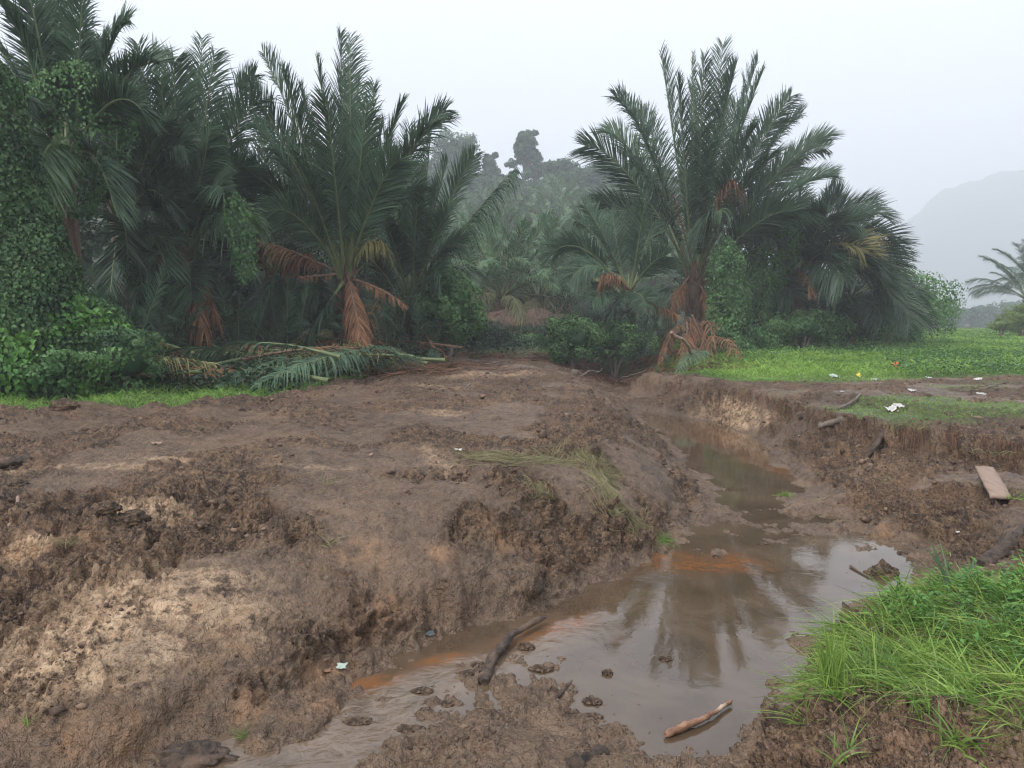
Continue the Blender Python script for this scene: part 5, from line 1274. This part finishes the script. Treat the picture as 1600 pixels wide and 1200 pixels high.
scrap('tiny white scrap on the bare bank top', 1316, 613, .12, .08, 'plastic_white', 'plastic_scrap', 'litter', 12)
scrap('white chip lying in the mud behind the knoll', 1497, 834, .05, .04, 'plastic_white', 'plastic_scrap', 'litter', 13)
scrap('small white chip lower on the mud behind the knoll', 1562, 872, .035, .03, 'plastic_white', 'plastic_scrap', 'litter', 14)
scrap('white chip at the foot of the cut bank', 1249, 682, .07, .05, 'plastic_white', 'plastic_scrap', 'litter', 15)
scrap('pale chip pressed in the mud of the heap', 580, 713, .05, .08, 'wood_pale', 'wood_chip', 'litter', 16)
scrap('white strip lying at the start of the flattened grass', 716, 705, .10, .05, 'plastic_white', 'plastic_scrap', 'litter', 17)
scrap('crumpled greenish white plastic at the head of the red puddle', 534, 1046, .09, .06, 'plastic_green', 'plastic_scrap', 'litter', 18, stand=.8)
scrap('brown leathery sheath beside the crumpled plastic', 510, 1052, .10, .05, 'stick', 'leaf_sheath', 'palm debris', 19)
scrap('dark plastic bag half buried at the water line', 672, 994, .10, .05, 'plastic_dark', 'plastic_bag', 'litter', 20, stand=1.0)
scrap('pale green plastic crumpled at the end of the fallen fronds', 600, 575, .5, .35, 'plastic_green', 'plastic_sheet', 'litter', 21, stand=.9)
scrap('large bright arum leaf at the foot of the road-end bush', 848, 549, .35, .35, 'shrub_yellow', 'arum_leaf', 'leaf', 22, stand=1.2)
scrap('pale yellow scrap on the lip of the heap', 245, 695, .16, .06, 'wood_pale', 'wood_chip', 'litter', 23)

# ================================================================== felled fronds heaped along the road
def fallen(label, a, b, mat, seed, leaf=.8, za=.15, zb=.15, n=56, arch=.06, roll=None, pet=None, width=.045, group=None, tatter=.05, droop=.45):
    r = np.random.default_rng(seed); p, q = onground(*a), onground(*b); p[2] += za; q[2] += zb
    g = G2(); frond_geo(g, (0, 0, 0), q - p, arch, leaf, n, .16, r.uniform(-.9, .9) if roll is None else roll, droop, .25, width, .035, r, tatter, side_arch=r.uniform(-.12, .12))
    # nothing sinks under the soil
    for v in g.V:
        zz = gh(v[:, 0] + p[0], v[:, 1] + p[1]) + .02 - p[2]; v[:, 2] = np.maximum(v[:, 2], zz + .04 * (v[:, 0] * 7 % 1))
    me = g.mesh('fallen_frond'); me.materials.append(M[mat]); me.materials.append(M[pet or ('petiole_dead' if mat == 'palm_dead' else 'petiole')])
    return obj('fallen_frond', me, None, None, p, label, 'palm frond', group)
FF = [((620, 575), (340, 612), 'palm', 'long green felled frond lying lowest on the heap along the road'),
      ((600, 580), (400, 618), 'palm', 'green felled frond fanned over the road edge'),
      ((560, 585), (300, 590), 'palm', 'green felled frond in the middle of the heap'),
      ((480, 575), (170, 565), 'palm_dark', 'dark felled frond reaching back towards the vine mound'),
      ((590, 570), (420, 600), 'palm_yellow', 'yellowing felled frond on top of the heap'),
      ((520, 560), (330, 575), 'palm_yellow', 'yellow green felled frond above the brown clump'),
      ((350, 600), (210, 560), 'palm', 'green felled frond fanning towards the grass strip'),
      ((400, 590), (230, 600), 'palm_pale', 'pale green felled frond near the grass strip'),
      ((240, 612), (70, 614), 'palm_dead', 'brown dead frond lying flat on the grass strip'),
      ((340, 606), (190, 590), 'palm_dead', 'dead brown frond stretched beside the vine mound foot'),
      ((600, 560), (710, 556), 'palm_dead', 'reddish dead frond lying under the slender palm'),
      ((570, 565), (690, 545), 'palm_dead', 'dead frond spread between the orange trunk and the slender palm'),
      ((590, 555), (500, 585), 'palm_dead', 'dead frond leaning on the foot of the orange trunk'),
      ((500, 545), (440, 580), 'palm_yellow', 'drying frond slumped in front of the dark thicket'),
      ((300, 560), (430, 585), 'palm_dark', 'dark felled frond at the back of the heap'),
      ((640, 570), (520, 600), 'palm', 'short green felled frond at the road end of the heap'),
      ((230, 570), (360, 560), 'palm_dark', 'dark felled frond in the shade under the upright palm'),
      ((1095, 562), (985, 575), 'palm_dead', 'dead frond fallen at the head of the ditch'),
      ((1110, 570), (1060, 590), 'palm_pale', 'torn green frond on the debris below the tallest palm'),
      ((150, 596), (250, 575), 'palm_dead', 'short dead frond lying beside the vine mound')]
for i, (a, b, mt, lb) in enumerate(FF):
    short = abs(a[0] - b[0]) < 60
    fallen(lb, a, b, mt, 1000 + i, .42 if short or mt == 'palm_dead' else .55, .12 + .25 * ((i * 37) % 10) / 10, .08 + .3 * ((i * 53) % 10) / 10, 44 if short else 64, .10, width=.04, droop=.7, tatter=.1)
rr_ = np.random.default_rng(77)
for i in range(34):
    cx_ = rr_.uniform(150, 640); cy_ = np.interp(cx_, [150, 400, 640], [600, 594, 568]) + rr_.uniform(-16, 12); dx_ = rr_.uniform(70, 150) * (1 if rr_.random() > .3 else -1); dy_ = rr_.uniform(-22, 22)
    fallen('green or yellowing felled frond buried in the heap along the road', (cx_ + dx_, cy_ + dy_ * .5), (cx_ - dx_, cy_ - dy_ * .5), ['palm', 'palm_dark', 'palm', 'palm_yellow', 'palm_pale', 'palm_dead', 'palm_dead'][i % 7], 1100 + i, rr_.uniform(.35, .6), rr_.uniform(.1, .5), rr_.uniform(.05, .5), 44, rr_.uniform(0, .2), width=.036, tatter=.15, droop=.8, group='felled fronds buried in the heap')
for cx_, cy_, sp_, n_, lb, gp in ((1075, 552, 60, 11, 'brown dead frond collapsed in the tangle at the foot of the tallest sago palm', 'dead fronds round the tallest palm foot'), (625, 548, 60, 9, 'red brown dead frond in the skirt between the orange trunk and the slender palm', 'dead fronds between the two trunks')):
    for i in range(n_):
        a_ = rr_.uniform(-1, 1); b_ = rr_.uniform(-.6, 1)
        fallen(lb, (cx_ + a_ * sp_ * .35, cy_ + rr_.uniform(-3, 8)), (cx_ + a_ * sp_ * 1.3 + rr_.uniform(-20, 20), cy_ + 14 + b_ * 14), 'palm_dead', 1200 + cx_ + i, .5, rr_.uniform(.3, 1.5) if cx_ > 900 else rr_.uniform(.1, .7), .05, 26, rr_.uniform(.1, .35), width=.035, tatter=.25, droop=.9, group=gp)
# bits of leaf and scum afloat
n = 1400; yy = rng.uniform(3.2, 16, n) ; xx = rng.uniform(-1.5, 4.5, n); ok = (gh(xx, yy) < -.005) & (fbm(xx * 1.2, yy * 1.2, 0, 3, 170) > -.05); xx, yy = xx[ok], yy[ok]; n = len(xx)
g = G(); g.leaves(np.stack([xx, yy, 0 * xx + .004], -1), rng.normal(size=(n, 3)) * [1, 1, 0], np.tile([0, 0, 1.], (n, 1)), rng.uniform(.008, .03, n) * np.clip(yy / 6, .8, 2), .010, rng.uniform(0, 1, n), 0)
obj('floating_leaf_litter', g, M['fibre'], kind='stuff')
big_ = sorted(((len(m.loops) - 2 * len(m.polygons), m.name) for m in bpy.data.meshes), reverse=True)[:14]; print(big_)
print('objects', len(bpy.data.objects), 'tris', sum(sum(p.loop_total - 2 for p in m.polygons) if len(m.polygons) < 200 else len(m.loops) - 2 * len(m.polygons) for m in bpy.data.meshes))
